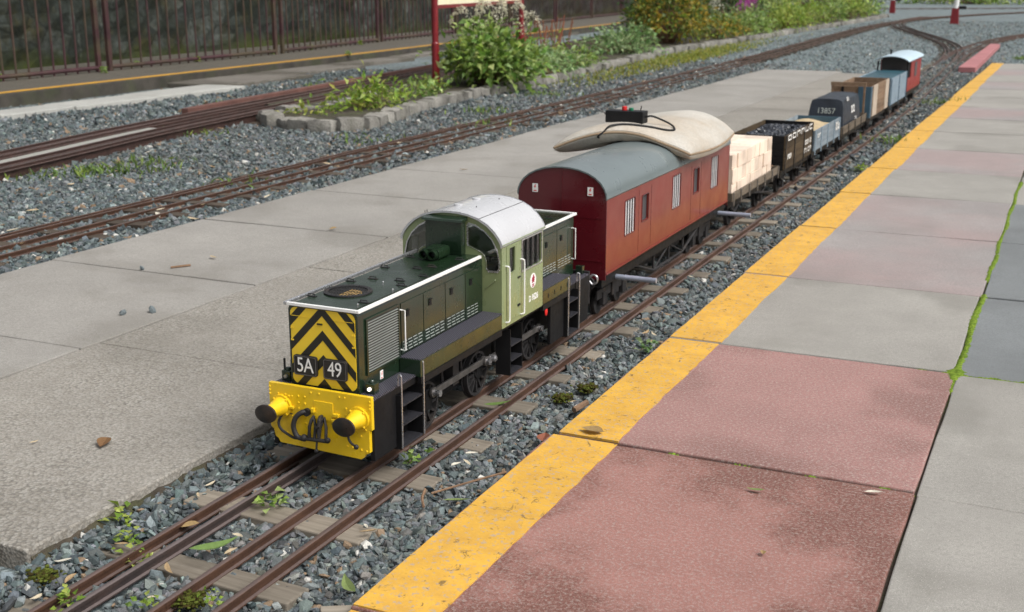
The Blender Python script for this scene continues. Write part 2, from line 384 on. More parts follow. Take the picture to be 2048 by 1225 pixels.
def raw(name, V, F, mat, cols=None, parent=None, smooth=False):
    """numpy mesh of triangles/quads with a per-vertex colour"""
    me = bpy.data.meshes.new(name); k = F.shape[1]
    me.vertices.add(len(V)); me.vertices.foreach_set('co', V.astype(np.float32).ravel())
    me.loops.add(F.size); me.loops.foreach_set('vertex_index', F.astype(np.int32).ravel())
    me.polygons.add(len(F)); me.polygons.foreach_set('loop_start', np.arange(0, F.size, k, dtype=np.int32))
    me.update(calc_edges=True)
    if cols is not None:
        a = me.color_attributes.new('Col', 'FLOAT_COLOR', 'POINT')
        c4 = np.ones((len(V), 4), np.float32); c4[:, :3] = cols; a.data.foreach_set('color', c4.ravel())
    me.materials.append(MT[mat])
    me.polygons.foreach_set('use_smooth', np.full(len(F), bool(smooth)))
    o = bpy.data.objects.new(name, me); COL.objects.link(o)
    if parent is not None: o.parent = parent
    return o
def crom(pts, n=8):
    P = [Vector(p) for p in pts]; P = [P[0] * 2 - P[1]] + P + [P[-1] * 2 - P[-2]]; out = []
    for i in range(1, len(P) - 2):
        for k in range(n):
            t = k / n; a, b, c, d = P[i - 1], P[i], P[i + 1], P[i + 2]
            out.append(.5 * ((2 * b) + (c - a) * t + (2 * a - 5 * b + 4 * c - d) * t * t + (3 * b - a - 3 * c + d) * t ** 3))
    out.append(P[-2]); return out
def rrect(x0, x1, y0, y1, r, n=4):
    out = []
    for cx, cy, a in ((x1 - r, y1 - r, 0), (x0 + r, y1 - r, 90), (x0 + r, y0 + r, 180), (x1 - r, y0 + r, 270)):
        for k in range(n + 1):
            t = R(a + 90 * k / n); out.append((cx + r * math.cos(t), cy + r * math.sin(t)))
    return out
def clip(poly, conv):
    """Sutherland-Hodgman, conv counter-clockwise"""
    out = list(poly)
    for i in range(len(conv)):
        a, b = conv[i], conv[(i + 1) % len(conv)]; inp, out = out, []
        side = lambda p: (b[0] - a[0]) * (p[1] - a[1]) - (b[1] - a[1]) * (p[0] - a[0])
        for j in range(len(inp)):
            p, q = inp[j], inp[(j + 1) % len(inp)]; sp, sq = side(p), side(q)
            if sp >= 0: out.append(p)
            if (sp >= 0) != (sq >= 0) and abs(sp - sq) > 1e-12:
                t = sp / (sp - sq); out.append((p[0] + (q[0] - p[0]) * t, p[1] + (q[1] - p[1]) * t))
        if not out: return []
    return out
def text_mesh(body, size, fn, depth=.0008, shear=0.0, space=1.0, xs=1.0, off=0.0):
    """letters as geometry; fn(a, b, depth) places them"""
    c = bpy.data.curves.new('txt', 'FONT'); c.body = body; c.size = size; c.align_x = 'CENTER'; c.align_y = 'CENTER'
    c.extrude = depth / 2; c.space_character = space; c.shear = shear; c.offset = off; c.resolution_u = 3
    o = bpy.data.objects.new('txt', c); COL.objects.link(o)
    bpy.context.view_layer.update()
    dg = bpy.context.evaluated_depsgraph_get(); me = bpy.data.meshes.new_from_object(o.evaluated_get(dg))
    mb = MB(); mb.add([fn(v.co.x * xs, v.co.y, v.co.z + depth / 2) for v in me.vertices], [tuple(p.vertices) for p in me.polygons])
    bpy.data.objects.remove(o); bpy.data.curves.remove(c); bpy.data.meshes.remove(me)
    return mb

# ------------------------------------------------------------------ ground and slabs
g = MB(); g.add([(-120, -60, -.047), (80, -60, -.047), (80, 160, -.047), (-120, 160, -.047)], [(0, 1, 2, 3)])
tag(build('ground', g, 'ground'), 'blue-grey gravel ground around the miniature railway', None, None, 'structure')

def slab(parent, x0, x1, y0, y1, mat, top=0.0, th=.06, bev=.0035, jit=.003):
    cx, cy = (x0 + x1) / 2, (y0 + y1) / 2
    j = lambda: random.uniform(-jit, jit)
    mb = MB(); N = 7
    # outline with slightly ragged edges
    loop = []
    cor = [(x0 + j(), y0 + j()), (x1 + j(), y0 + j()), (x1 + j(), y1 + j()), (x0 + j(), y1 + j())]
    for a in range(4):
        p, q = cor[a], cor[(a + 1) % 4]
        for k in range(N):
            t = k / N; e = 0 if k == 0 else 1
            loop.append((p[0] + (q[0] - p[0]) * t + e * random.uniform(-.0018, .0018), p[1] + (q[1] - p[1]) * t + e * random.uniform(-.0018, .0018)))
    dz = [random.uniform(-.0025, .0025) for _ in range(2)]
    tz = lambda x, y: top + dz[0] * (x - cx) / (x1 - x0) + dz[1] * (y - cy) / (y1 - y0)
    n = len(loop)
    mb.add([(x, y, tz(x, y)) for x, y in loop] + [(x, y, top - th) for x, y in loop],
           [tuple(range(n)), tuple(range(2 * n - 1, n - 1, -1))] + [(i, (i + 1) % n, n + (i + 1) % n, n + i) for i in range(n)])
    me_o = build('slab', mb, mat, parent, bev, seg=2)
    # origin in the middle of the slab
    off = Vector((cx, cy, top)) - wloc(parent)
    me_o.data.transform(Matrix.Translation(-off)); me_o.location = off
    return me_o

plat = empty('platform', (-.6, 1.5, -.06), 'concrete slab platform with a yellow edge line beside the train', None, None, 'structure')
JY = [-1.2, -.22, .66, 1.53, 2.41, 3.265, 4.155, 5.105, 6.05, 6.94, 7.9, 8.885, 9.85, 10.8, 11.78, 12.75, 13.7, 14.75, 15.8, 16.9]
CM = ['slab_red', 'slab_red', 'slab_red', 'slab_red', 'slab_pink', 'slab_grey', 'slab_pinkgrey', 'slab_pinkgrey', 'slab_grey', 'slab_pinkgrey', 'slab_grey',
      'slab_grey', 'slab_pinkgrey', 'slab_grey', 'slab_grey', 'slab_pinkgrey', 'slab_grey', 'slab_pinkgrey', 'slab_grey']
CM[3] = 'slab_red'
EDGE = [random.uniform(-.006, .006) for _ in JY]
for i in range(len(JY) - 1):
    y0, y1 = JY[i] + .006, JY[i + 1] - .006
    xe = -.997 + EDGE[i]
    slab(plat, xe, -.206 + random.uniform(-.003, .003), y0, y1, CM[i])
    slab(plat, -.1985, .62, y0 + random.uniform(-.01, .01) - .01, y1 - .012, 'slab_grey' if y1 < 3.3 else ('slab_blue' if i % 4 else 'slab_grey'))
    slab(plat, .64, 1.5, y0, y1, 'slab_grey'); 
    # painted edge line of this slab
    mb = MB(); n = 22; top = .0022
    R_ = -.848 + random.uniform(-.006, .006); L_ = []; Q_ = []
    for k in range(n + 1):
        y = y0 + .003 + (y1 - y0 - .006) * k / n
        L_.append((xe + .004 + random.uniform(0, .002), y)); Q_.append((R_ + random.uniform(-.0022, .0022) + .003 * math.sin(y * 5 + i), y))
    vs = [(x, y, top) for x, y in L_] + [(x, y, top) for x, y in Q_] + [(x, y, -.003) for x, y in L_] + [(x, y, -.003) for x, y in Q_]
    m = n + 1; fs = []
    for k in range(n):
        fs += [(k, m + k, m + k + 1, k + 1), (m + k, 3 * m + k, 3 * m + k + 1, m + k + 1), (k + 1, 2 * m + k + 1, 2 * m + k, k)]
    fs += [(0, 2 * m, 3 * m, m), (n, m + n, 3 * m + n, 2 * m + n)]
    mb.add(vs, fs); build('painted_line', mb, 'yline', plat)

mb = MB(); mb.box(-.215, -.19, -1, 16.8, -.05, -.010); tag(build('soil', mb, 'soil'), 'dark soil in the long joint of the near platform', None, None, 'stuff')
walk = empty('walkway', (-2.5, 2, -.06), 'concrete slab walkway between the two miniature railway tracks', None, None, 'structure')
yy = 1.46
IN = [1.46, 2.53, 3.58, 4.65, 5.7, 6.78, 7.85, 8.9, 9.95, 11.0, 12.05, 13.1, 14.3]
for a, b in zip(IN[:-1], IN[1:]):
    slab(walk, -2.462, -1.64 + random.uniform(-.006, .006), a + .005, b - .005, 'slab_agg', top=.001)
slab(walk, -2.462, -1.70, .2, 1.445, 'slab_agg', top=-.004)
OUT = [.8, 1.64, 2.47, 3.29, 4.18, 5.02, 5.81, 6.7, 7.6, 8.5, 9.4, 10.3, 11.2, 12.1, 13.0, 13.8, 14.6]
for a, b in zip(OUT[:-1], OUT[1:]):
    slab(walk, -3.40 + random.uniform(-.012, .012), -2.478, a + .005, b - .005, 'slab_smooth', top=-.001)

# ------------------------------------------------------------------ tracks
ZR = -.012
PROF = [(-.0085, -.023), (.0085, -.023), (.0085, -.020), (.003, -.018), (.003, -.009), (.0058, -.007), (.0058, -.001), (.0045, 0), (-.0045, 0), (-.0058, -.001), (-.0058, -.007), (-.003, -.009), (-.003, -.018), (-.0085, -.020)]
def offset_path(path, d):
    out = []
    for i, p in enumerate(path):
        a = path[max(i - 1, 0)]; b = path[min(i + 1, len(path) - 1)]
        dx, dy = b[0] - a[0], b[1] - a[1]; L = math.hypot(dx, dy); out.append((p[0] + dy / L * d, p[1] - dx / L * d, p[2]))
    return out
def sleeper_mesh(name, w, mat, half, dz=0.0):
    mb = MB(); hw = .036 * w
    mb.box(-half, half, -hw, hw, -.032, 0)
    me = build(name, mb, mat, bevel=.003); return me
SLP2 = []; SLP = []      # sleeper rectangles near the camera, kept clear of stones
def lay_track(root, path, offs, mats, every, mat, half, z_sl, jit=1.0, start=.0, clear=False):
    for d, m in zip(offs, mats):
        mb = MB(); mb.sweep(PROF, offset_path(path, d)); build('rail', mb, m, root, smooth=True)
    base = sleeper_mesh('sleeper', 1.0, mat, half); first = True
    org = wloc(root); acc = start
    for i in range(len(path) - 1):
        a, b = Vector(path[i]), Vector(path[i + 1]); L = (b - a).length
        while acc < L:
            p = a + (b - a) * (acc / L); acc += every * (1 + jit * random.uniform(-.06, .06))
            ang = math.atan2((b - a).y, (b - a).x) - math.pi / 2 + jit * random.uniform(-.05, .06)
            o = base if first else base.copy()
            if not first: COL.objects.link(o)
            first = False
            o.parent = root; sx = random.uniform(.96, 1.04); sy = random.uniform(.92, 1.12); ox = random.uniform(-.012, .012) * jit
            o.location = Vector((p.x + ox, p.y, z_sl + random.uniform(-.004, .003))) - org
            o.rotation_euler = (random.uniform(-.03, .03) * jit, random.uniform(-.015, .015) * jit, ang); o.scale = (sx, sy, 1)
            (SLP if clear else SLP2).append((p.x + ox, p.y, half * sx, .036 * sy))
        acc -= L
XC = -1.368
t1 = empty('railway_track', (-1.365, 2, -.047), 'mixed gauge miniature railway track with four rusty rails under the train', None, None, 'structure')
MAIN = [(-1.365, y, ZR) for y in np.arange(-.6, 8.01, .4)] + [tuple(p) for p in crom([(-1.366, 8.4, ZR), (-1.37, 9.6, ZR), (-1.395, 11.2, ZR), (-1.44, 13, ZR), (-1.5, 15, ZR), (-1.58, 17.5, ZR)], 5)]
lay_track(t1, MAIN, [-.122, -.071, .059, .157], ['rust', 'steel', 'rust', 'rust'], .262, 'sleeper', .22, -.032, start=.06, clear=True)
tL = empty('branch_track', (-2.5, 24, -.047), 'rusty branch track curving from the junction towards the flower bed track', None, None, 'structure')
lay_track(tL, [tuple(p) for p in crom([(-1.58, 17.5, ZR), (-1.74, 20, ZR), (-2.1, 22.6, ZR), (-2.75, 25.6, ZR), (-3.5, 28.7, ZR), (-4.2, 32.2, ZR), (-4.5, 36, ZR), (-4.4, 40, ZR)], 6)],
          [-.122, -.071, .059, .157], ['rust'] * 4, .3, 'sleeper_dark', .22, -.034)
tR = empty('branch_track', (-.9, 24, -.047), 'rusty branch track curving away past the end of the platform', None, None, 'structure')
lay_track(tR, [tuple(p) for p in crom([(-1.58, 17.5, ZR - .001), (-1.62, 19.8, ZR - .001), (-1.5, 23, ZR - .001), (-1.1, 26.4, ZR - .001), (-.25, 30, ZR - .001), (1.2, 34.5, ZR - .001), (3.2, 39, ZR - .001)], 6)],
          [-.122, -.071, .059, .157], ['rust'] * 4, .3, 'sleeper_dark', .22, -.036)
t2 = empty('railway_track', (-3.9, 6, -.047), 'parallel rusty miniature track on dark sleepers beyond the concrete walkway', None, None, 'structure')
P2 = [tuple(p) for p in crom([(-3.80, 1.5, ZR), (-3.825, 3.3, ZR), (-3.885, 6, ZR), (-3.935, 9.5, ZR), (-3.985, 13, ZR), (-4.06, 16.5, ZR), (-4.2, 20.5, ZR), (-4.42, 26, ZR), (-4.55, 31, ZR), (-4.3, 37, ZR), (-3.2, 43, ZR), (-1.0, 50, ZR)], 6)]
lay_track(t2, P2, [-.155, -.112, .03, .145], ['rust'] * 4, .268, 'sleeper_dark', .235, -.023, start=.15)
t3 = empty('railway_track', (-5.9, 8, -.047), 'raised rusty track on steel beams and blocks at the back of the gravel', None, None, 'structure')
P3 = [tuple(p) for p in crom([(-5.0, 2.5, .035), (-5.45, 5.0, .038), (-5.72, 6.4, .042), (-5.92, 8, .05), (-6.15, 10, .055), (-6.5, 12.7, .06), (-7.0, 16, .06), (-7.7, 21, .06), (-8.8, 28, .06)], 6)]
for d in (-.22, -.10, .10, .22):
    mb = MB(); mb.sweep(PROF, offset_path(P3, d)); build('rail', mb, 'rust2', t3, smooth=True)
for d in (-.19, .19):
    mb = MB(); mb.sweep([(-.022, -.085), (.022, -.085), (.022, -.0232), (-.022, -.0232)], offset_path(P3, d)); build('steel_beam', mb, 'rust2', t3, bevel=.003)
mb = MB(); mb.sweep([(-.075, -.04), (.075, -.04), (.075, -.022), (-.075, -.022)], P3[:14]); build('infill_board', mb, 'slab_pale', t3)
mb = MB(); mb.sweep([(-.03, -.10), (.03, -.10), (.03, .025), (-.03, .025)], offset_path([p for p in P3 if 7.4 < p[1] < 15], -.285)); build('red_beam', mb, M('red_brown_beam', (.135, .06, .048), .7, var=.25, scale=5, col2=(.09, .05, .04)), t3, bevel=.004)
blk = MB(); blk.box(-.34, .34, -.07, .07, -.04, .03)
bo = build('sleeper', blk, 'sleeper_dark', bevel=.006); nb = 0
for i in range(3, len(P3) - 1):
    a, b = Vector(P3[i]), Vector(P3[i + 1]); 
    for k in range(max(1, int((b - a).length / .42))):
        p = a + (b - a) * ((k + .5) / max(1, int((b - a).length / .42)))
        o = bo if nb == 0 else bo.copy()
        if nb: COL.objects.link(o)
        o.parent = t3; o.location = Vector((p.x, p.y, p.z - .106)) - wloc(t3); o.rotation_euler.z = math.atan2((b - a).y, (b - a).x) - math.pi / 2 + random.uniform(-.05, .05); nb += 1
# soil-coloured wedge added along the walkway edge to darken its side face
mb = MB(); ys = np.arange(1.47, 9, .02); vs = []
for y in ys: vs += [(-1.648, y, -.05), (-1.648, y, -.014 + random.uniform(-.006, .004)), (-1.636 + random.uniform(-.003, .003), y, -.026 + random.uniform(-.006, .006)), (-1.615, y, -.05)]
fs = [(4 * i + k, 4 * i + k + 1, 4 * i + k + 5, 4 * i + k + 4) for i in range(len(ys) - 1) for k in range(3)]
mb.add(vs, fs); tag(build('soil', mb, 'soil', smooth=True), 'added dark strip along the walkway edge above the ballast', None, None, 'stuff')
# board beside the junction
mb = MB(); mb.add([(-1.27, 15.4, -.03), (-1.08, 15.4, -.03), (-1.17, 21.5, -.03), (-1.32, 21.5, -.03), (-1.27, 15.4, .035), (-1.08, 15.4, .035), (-1.17, 21.5, .035), (-1.32, 21.5, .035)],
                  [(0, 3, 2, 1), (4, 5, 6, 7), (0, 1, 5, 4), (1, 2, 6, 5), (2, 3, 7, 6), (3, 0, 4, 7)])
tag(build('plank', mb, 'pinkboard', bevel=.006, loc=(-1.2, 18, -.03)), 'long faded red plank beside the track past the platform end', 'plank')

# ------------------------------------------------------------------ locomotive
loco = empty('model_locomotive', (XC, 2.02, ZR), 'dark green model diesel locomotive with yellow and black striped nose', 'locomotive')
def LB(): return MB()
def lp(u): return XC + u
def part(name, mb, mat, parent=None, bevel=0.0, smooth=False):
    mb.v = [(XC + x, y, z) for x, y, z in mb.v]
    return build(name, mb, mat, parent or loco, bevel, smooth)
# chassis
mb = LB(); mb.box(-.052, -.046, 2.05, 3.24, .03, .15); mb.box(.046, .052, 2.05, 3.24, .03, .15)
for y in (2.1, 2.47, 2.78, 3.15): mb.box(-.046, .046, y, y + .01, .03, .148)
mb.box(-.044, .044, 2.4, 3.1, .05, .12); part('chassis_frame', mb, 'black')
mb = LB(); mb.box(-.124, .124, 2.022, 3.246, .150, .166); part('footplate', mb, 'black', bevel=.001)
for q in ((-.126, -.085, 2.022, 2.2), (.085, .126, 2.022, 2.2), (-.0845, .0845, 2.022, 2.036), (-.126, -.086, 3.075, 3.245), (.086, .126, 3.075, 3.245)):
    mb = LB(); mb.box(*q, .1665, .171); part('end_deck', mb, 'tread')
# running boards: box + tread plate
for s in (1, -1):
    for y0, y1 in ((2.2, 2.6175), (2.8745, 3.071)):
        mb = LB(); mb.box(*sorted((s * .0865, s * .139)), y0, y1, .166, .2045); rb = part('running_board_box', mb, 'green', bevel=.0012)
        mb = LB(); mb.box(*sorted((s * .0865, s * .1385)), y0 + .001, y1 - .001, .2048, .2075); part('tread_plate', mb, 'tread', rb)
        mb = LB(); mb.box(*sorted((s * .130, s * .1395)), y0 + .001, y1 - .001, .150, .1655); part('valance', mb, 'black', rb)
for k in range(4): mb = LB(); mb.box(.1391, .1398, 2.91 + k * .045, 2.913 + k * .045, .178, .19); part('board_slot', mb, 'black')
# buffer beams
def arcp(cx, cz, r, a0, a1, n=5): return [(cx + r * math.cos(R(a0 + (a1 - a0) * k / n)), cz + r * math.sin(R(a0 + (a1 - a0) * k / n))) for k in range(n + 1)]
beam = [(-.127, .177), (-.127, .078), (-.120, .072), (-.116, .056), (-.109, .052), (-.104, .043), (.098, .037)] + arcp(.120, .037, .016, 180, 90)[1:-1] + [(.1205, .055), (.1205, .104), (.127, .105), (.127, .177)]
fnY = lambda a, b, d: (a, d, b)
mb = LB(); mb.plate(beam, [], fnY, 2.0115, 2.0215); bb = part('buffer_beam', mb, 'yellow', bevel=.0012)
mb = LB()
riv = [(-.124, z) for z in (.168, .160, .152)] + [(.123, z) for z in (.168, .160, .152)]
for u, z in [(-.103, .155), (-.085, .155), (-.076, .152), (-.068, .153), (-.052, .156), (-.036, .156), (-.052, .141), (-.036, .141), (-.052, .128), (-.036, .126), (-.07, .11), (-.06, .108), (-.07, .094), (-.036, .11), (-.036, .097), (-.096, .07), (-.084, .069), (-.07, .068), (-.058, .068),
             (-.006, .145), (.012, .145), (.028, .145), (-.006, .136), (.028, .136), (.028, .127), (.028, .118), (-.006, .126), (.066, .145), (.08, .142), (.09, .149), (.1, .149), (.112, .148), (.066, .130), (.08, .132), (.112, .118), (.112, .105), (.066, .062), (.079, .061), (.085, .06), (.1, .059), (.113, .058), (.1, .09), (-.02, .168), (0, .168), (.05, .168), (.063, .168)] + riv:
    mb.ball((u, 2.0112, z), .0026, 6, 4)
part('rivets', mb, 'yellow', bb, smooth=True)
mb = LB(); mb.box(-.013, .034, 2.0095, 2.0117, .112, .152); part('drawbar_plate', mb, 'yellow', bb, bevel=.0006)
for q in ((.036, .05, 2.004, 2.0115, .124, .131), (.032, .046, 2.004, 2.0115, .113, .119), (-.018, -.010, 2.004, 2.0115, .126, .136), (-.084, -.062, 2.004, 2.0115, .126, .132)): mb = LB(); mb.box(*q); part('pipe_bracket', mb, 'yellow', bb, bevel=.001)
mb = LB(); mb.tube([(.031, 2.008, .107), (.045, 2.008, .107), (.05, 2.008, .112)], .0012, 6); mb.tube([(-.095, 2.008, .118), (-.066, 2.008, .114)], .0011, 6); part('pipe', mb, 'blackm', bb)
for sgn, y0, dy, parent in ((1, 2.0115, -1, bb), (-1, 2.0115, -1, bb)):
    u = .0955 * sgn
    mb = LB(); mb.cyl((u, y0, .128), (u, y0 - .006, .128), .026, 20); mb.cyl((u, y0 - .006, .128), (u, y0 - .026, .128), .021, 20, .0165); mb.cyl((u, y0 - .026, .128), (u, y0 - .046, .128), .0165, 20, .0125)
    for a in (45, 135, 225, 315): mb.ball((u + .022 * math.cos(R(a)), y0 - .0065, .128 + .022 * math.sin(R(a))), .003, 6, 4)
    bf = part('buffer', mb, 'yellow', smooth=True)
    mb = LB(); mb.cyl((u, y0 - .046, .128), (u, y0 - .056, .128), .0125, 28, .026, sy=.76); mb.cyl((u, y0 - .056, .128), (u, y0 - .060, .128), .0265, 28, .026, sy=.76); mb.cyl((u, y0 - .060, .128), (u, y0 - .0625, .128), .026, 28, .018, sy=.76)
    part('buffer_head', mb, 'buffer_face', bf, smooth=True)
# screw coupling and hoses
mb = LB()
for du in (-.012, .010):
    mb.tube([(du, 2.008, .118), (du - .002, 2.0, .112), (du - .004, 1.994, .098), (du - .004, 1.994, .07)], .0032, 8)
mb.tube([(-.024, 1.994, .070), (.024, 1.994, .072)], .0045, 8); mb.tube([(-.018, 1.994, .076), (-.018, 2.0, .1), (-.012, 2.006, .116), (-.004, 2.0, .1), (-.004, 1.994, .074)], .0035, 8)
mb.tube([(.006, 1.994, .07), (.008, 2.0, .1), (.014, 2.008, .117), (.022, 2.0, .1), (.024, 1.994, .072)], .0035, 8)
mb.tube([(.002, 1.994, .07), (.002, 1.99, .05)], .0022, 6); mb.ball((.002, 1.99, .048), .0048, 8, 6); mb.ball((-.03, 1.994, .071), .008, 8, 6); mb.ball((.028, 1.995, .074), .0065, 8, 6)
mb.tube([(.006, 2.012, .119), (.008, 2.0, .121), (.012, 1.99, .116), (.012, 1.988, .106), (.006, 1.988, .101)], .0042, 8)
part('coupling', mb, 'blackm', bb, smooth=True)
mb = LB(); mb.tube(crom([(-.030, 2.011, .124), (-.040, 2.002, .123), (-.051, 1.996, .112), (-.055, 1.993, .095), (-.052, 1.993, .08), (-.045, 1.993, .071), (-.034, 1.993, .069)], 5), .0056, 10); mb.cyl((-.030, 2.012, .124), (-.030, 2.004, .124), .0085, 12); part('brake_hose', mb, 'blackm', bb, smooth=True)
mb = LB(); mb.tube(crom([(-.079, 2.011, .126), (-.088, 2.0, .112), (-.094, 1.995, .096), (-.088, 1.994, .082), (-.072, 1.994, .073), (-.056, 1.994, .067), (-.045, 1.994, .068)], 5), .0030, 8); part('brake_hose', mb, 'blackm', bb, smooth=True)
mb = LB(); mb.tube(crom([(.075, 2.01, .098), (.076, 2.0, .088), (.083, 1.997, .078), (.094, 1.996, .072)], 5), .0028, 8); mb.ball((.097, 1.996, .0705), .0055, 8, 6); part('brake_hose', mb, 'blackm', bb, smooth=True)
mb = LB(); mb.plate([(-x, z) for x, z in reversed(beam)], [], fnY, 3.246, 3.256); part('buffer_beam', mb, 'blackm', bevel=.0012)
for sgn in (1, -1):
    u = .0955 * sgn; mb = LB(); mb.cyl((u, 3.256, .128), (u, 3.295, .128), .02, 16, .013); mb.cyl((u, 3.295, .128), (u, 3.303, .128), .030, 24, sy=.75); part('buffer', mb, 'blackm', smooth=True)

# bonnets
def bonnet(y0, y1, name):
    prof = [(-.085, .171), (.085, .171), (.085, .338), (.081, .3455), (.074, .349), (-.074, .349), (-.081, .3455), (-.085, .338)]
    mb = LB(); mb.plate(prof, [], fnY, y0, y1); return part(name, mb, 'green', bevel=.001)
hood = bonnet(2.036, 2.6175, 'bonnet'); rhood = bonnet(2.8745, 3.225, 'rear_bonnet')
mb = LB(); mb.box(-.074, .074, 2.04, 2.565, .3492, .3506); part('top_panel', mb, 'green_top', hood)
mb = LB(); mb.box(-.074, .074, 2.8745, 3.221, .3492, .3506); part('top_panel', mb, 'green_top', rhood)
def trims(h, y0, y1, front):
    for s in (1, -1):
        mb = LB(); mb.box(*sorted((s * .0855, s * .0925)), y0, y1, .3465, .3535); part('edge_trim', mb, 'silver' if s < 0 else 'white', h, bevel=.001)
    yf = y0 if front else y1 - .006
    mb = LB(); mb.box(-.0852, .0852, yf, yf + .006, .3465, .3535); part('edge_trim', mb, 'white', h, bevel=.001)
trims(hood, 2.030, 2.60, True); trims(rhood, 2.885, 3.231, False)
# nose: yellow panel with black chevrons
pan = rrect(-.079, .079, .1755, .3435, .014)
mb = LB(); mb.plate(pan, [], fnY, 2.0345, 2.0362); nose = part('nose_panel', mb, 'nose_yellow', hood)
mb = LB()
for k in range(-4, 3):
    zb = .2995 + .053 * k
    for s in (1, -1):
        q = [(0, zb), (0, zb - .0215), (s * .2, zb - .0215 - .2 * 1.04), (s * .2, zb - .2 * 1.04)]
        if s < 0: q = q[::-1]
        q = clip(q[::-1] if False else q, pan)
        if len(q) >= 3: mb.plate(q, [], fnY, 2.0338, 2.0344)
zb = .2995 + .053
part('chevron_stripes', mb, 'stripe', nose)
mb = LB()
for s in (1, -1):
    for z in (.318, .297, .215):  pass
mb.box(-.075, -.028, 2.0330, 2.0337, .3245, .3255); mb.box(.028, .075, 2.0330, 2.0337, .3245, .3255)
for z in (.296, .27): mb.box(-.0785, -.072, 2.0325, 2.0338, z, z + .003); mb.box(.072, .0785, 2.0325, 2.0338, z, z + .003)
part('panel_seam', mb, 'nose_yellow', nose)
mb = LB(); mb.box(-.012, .001, 2.032, 2.0338, .3115, .3145); part('latch', mb, 'stripe', nose)
for (u0, u1, tx) in ((-.072, -.0145, '5A'), (.0015, .059, '49')):
    mb = LB(); mb.plate(rrect(u0, u1, .1965, .2405, .005), [], fnY, 2.0285, 2.0338); hp = part('headcode_panel', mb, 'blackm', nose, bevel=.0012)
    mb = LB(); mb.plate(rrect(u0 + .0015, u1 - .0015, .198, .239, .004), [rrect(u0 + .0026, u1 - .0026, .1991, .2379, .0035)], fnY, 2.0277, 2.0284); part('headcode_rim', mb, 'steelrod', hp)
    mb = text_mesh(tx, .046, lambda a, b, d, c=(u0 + u1) / 2: (c + a, 2.0283 - d, .2185 + b), .0007, xs=.80, space=.96); part('headcode_letters', mb, 'white', hp)
# bonnet side furniture, both sides
for s in (1, -1):
    fx = lambda a, b, d, s=s: (s * (.085 + d), a, b)
    mb = LB(); mb.plate([(2.064, .203), (2.203, .203), (2.203, .326), (2.064, .326)], [[(2.070, .208), (2.197, .208), (2.197, .321), (2.070, .321)]], fx, .0003, .004); gf = part('grille_frame', mb, 'green', hood, bevel=.0008)
    mb = LB(); mb.box(*sorted((s * .0853, s * .0858)), 2.0705, 2.1965, .2085, .3205); part('grille_back', mb, 'stripe', gf)
    n = 19; sm = None
    for k in range(n):
        z = .2085 + (.112) * (k + .5) / n
        if sm is None:
            mb = LB(); mb.add([(s * .0862, 2.0705, -.0008), (s * .0862, 2.1965, -.0008), (s * .0885, 2.1965, -.0016), (s * .0885, 2.0705, -.0016), (s * .0862, 2.0705, .0002), (s * .0862, 2.1965, .0002), (s * .0885, 2.1965, -.0006), (s * .0885, 2.0705, -.0006)],
                              [(0, 3, 2, 1), (4, 5, 6, 7), (0, 1, 5, 4), (1, 2, 6, 5), (2, 3, 7, 6), (3, 0, 4, 7)])
            mb.v = [(a, b, c + ZR) for a, b, c in mb.v]
            sm = part('grille_slat', mb, 'grille_fin', gf); sm.location.z = z - ZR
        else: copy_part(sm, gf, (0, 0, z - ZR))
    DY = [2.2095, 2.312, 2.418, 2.522, 2.616]; RD = [2.881, 2.987, 3.094, 3.205]
    for hd, D in ((hood, DY), (rhood, RD)):
        for a, b in zip(D[:-1], D[1:]):
            mb = LB(); mb.box(*sorted((s * .0853, s * .0870)), a + .0014, b - .0014, .2095, .3245); d = part('bonnet_door', mb, 'green', hd, bevel=.0006)
            mb = LB(); w = (b - a)
            for r_ in range(4):
                for c_ in range(4 if w > .1 else 3):
                    yy0 = a + .006 + (w - .012) * (c_ + (.0 if r_ % 2 else .12)) / 4; z = .2135 + r_ * .0072
                    mb.add([(s * .0872, yy0, z), (s * .0872, yy0 + w * .17, z), (s * .0885, yy0 + w * .17, z + .0006), (s * .0885, yy0, z + .0006), (s * .0872, yy0, z + .002), (s * .0872, yy0 + w * .17, z + .002)],
                           [(0, 1, 2, 3), (3, 2, 5, 4), (0, 3, 4), (1, 5, 2)])
            part('door_louvres', mb, 'grille_fin', d)
            mb = LB(); yl = a + w * .22; mb.box(*sorted((s * .0872, s * .0886)), yl, yl + .013, .290, .305); mb.box(*sorted((s * .0886, s * .0905)), yl + .001, yl + .015, .3035, .3055); mb.box(*sorted((s * .0886, s * .0898)), yl + .001, yl + .011, .296, .299); part('door_latch', mb, 'black', d, bevel=.0004)
    mb = LB(); mb.tube([(s * .087, 2.2065, .312), (s * .099, 2.2065, .312), (s * .099, 2.2065, .2215), (s * .087, 2.2065, .2215)], .0017, 8); part('handrail', mb, 'white', hood, smooth=True)
    mb = LB(); mb.tube([(s * .087, 3.205, .312), (s * .099, 3.205, .312), (s * .099, 3.205, .2215), (s * .087, 3.205, .2215)], .0017, 8); part('handrail', mb, 'white', rhood, smooth=True)
    # warning label
    for hd, y in ((hood, 2.118), (rhood, 3.10)):
        mb = LB(); mb.box(*sorted((s * .0852, s * .0862)), y, y + .012, .179, .198); wl = part('warning_label', mb, 'white', hd)
        mb = LB(); mb.add([(s * .0864, y + .007, .1955), (s * .0864, y + .004, .189), (s * .0864, y + .0065, .189), (s * .0864, y + .0045, .1845), (s * .0864, y + .0095, .1905), (s * .0864, y + .007, .1905), (s * .0864, y + .0098, .1955)], [(0, 1, 2, 3, 4, 5, 6)])
        mb.box(*sorted((s * .0863, s * .0866)), y + .003, y + .009, .1805, .1825); part('label_print', mb, 'red', wl)
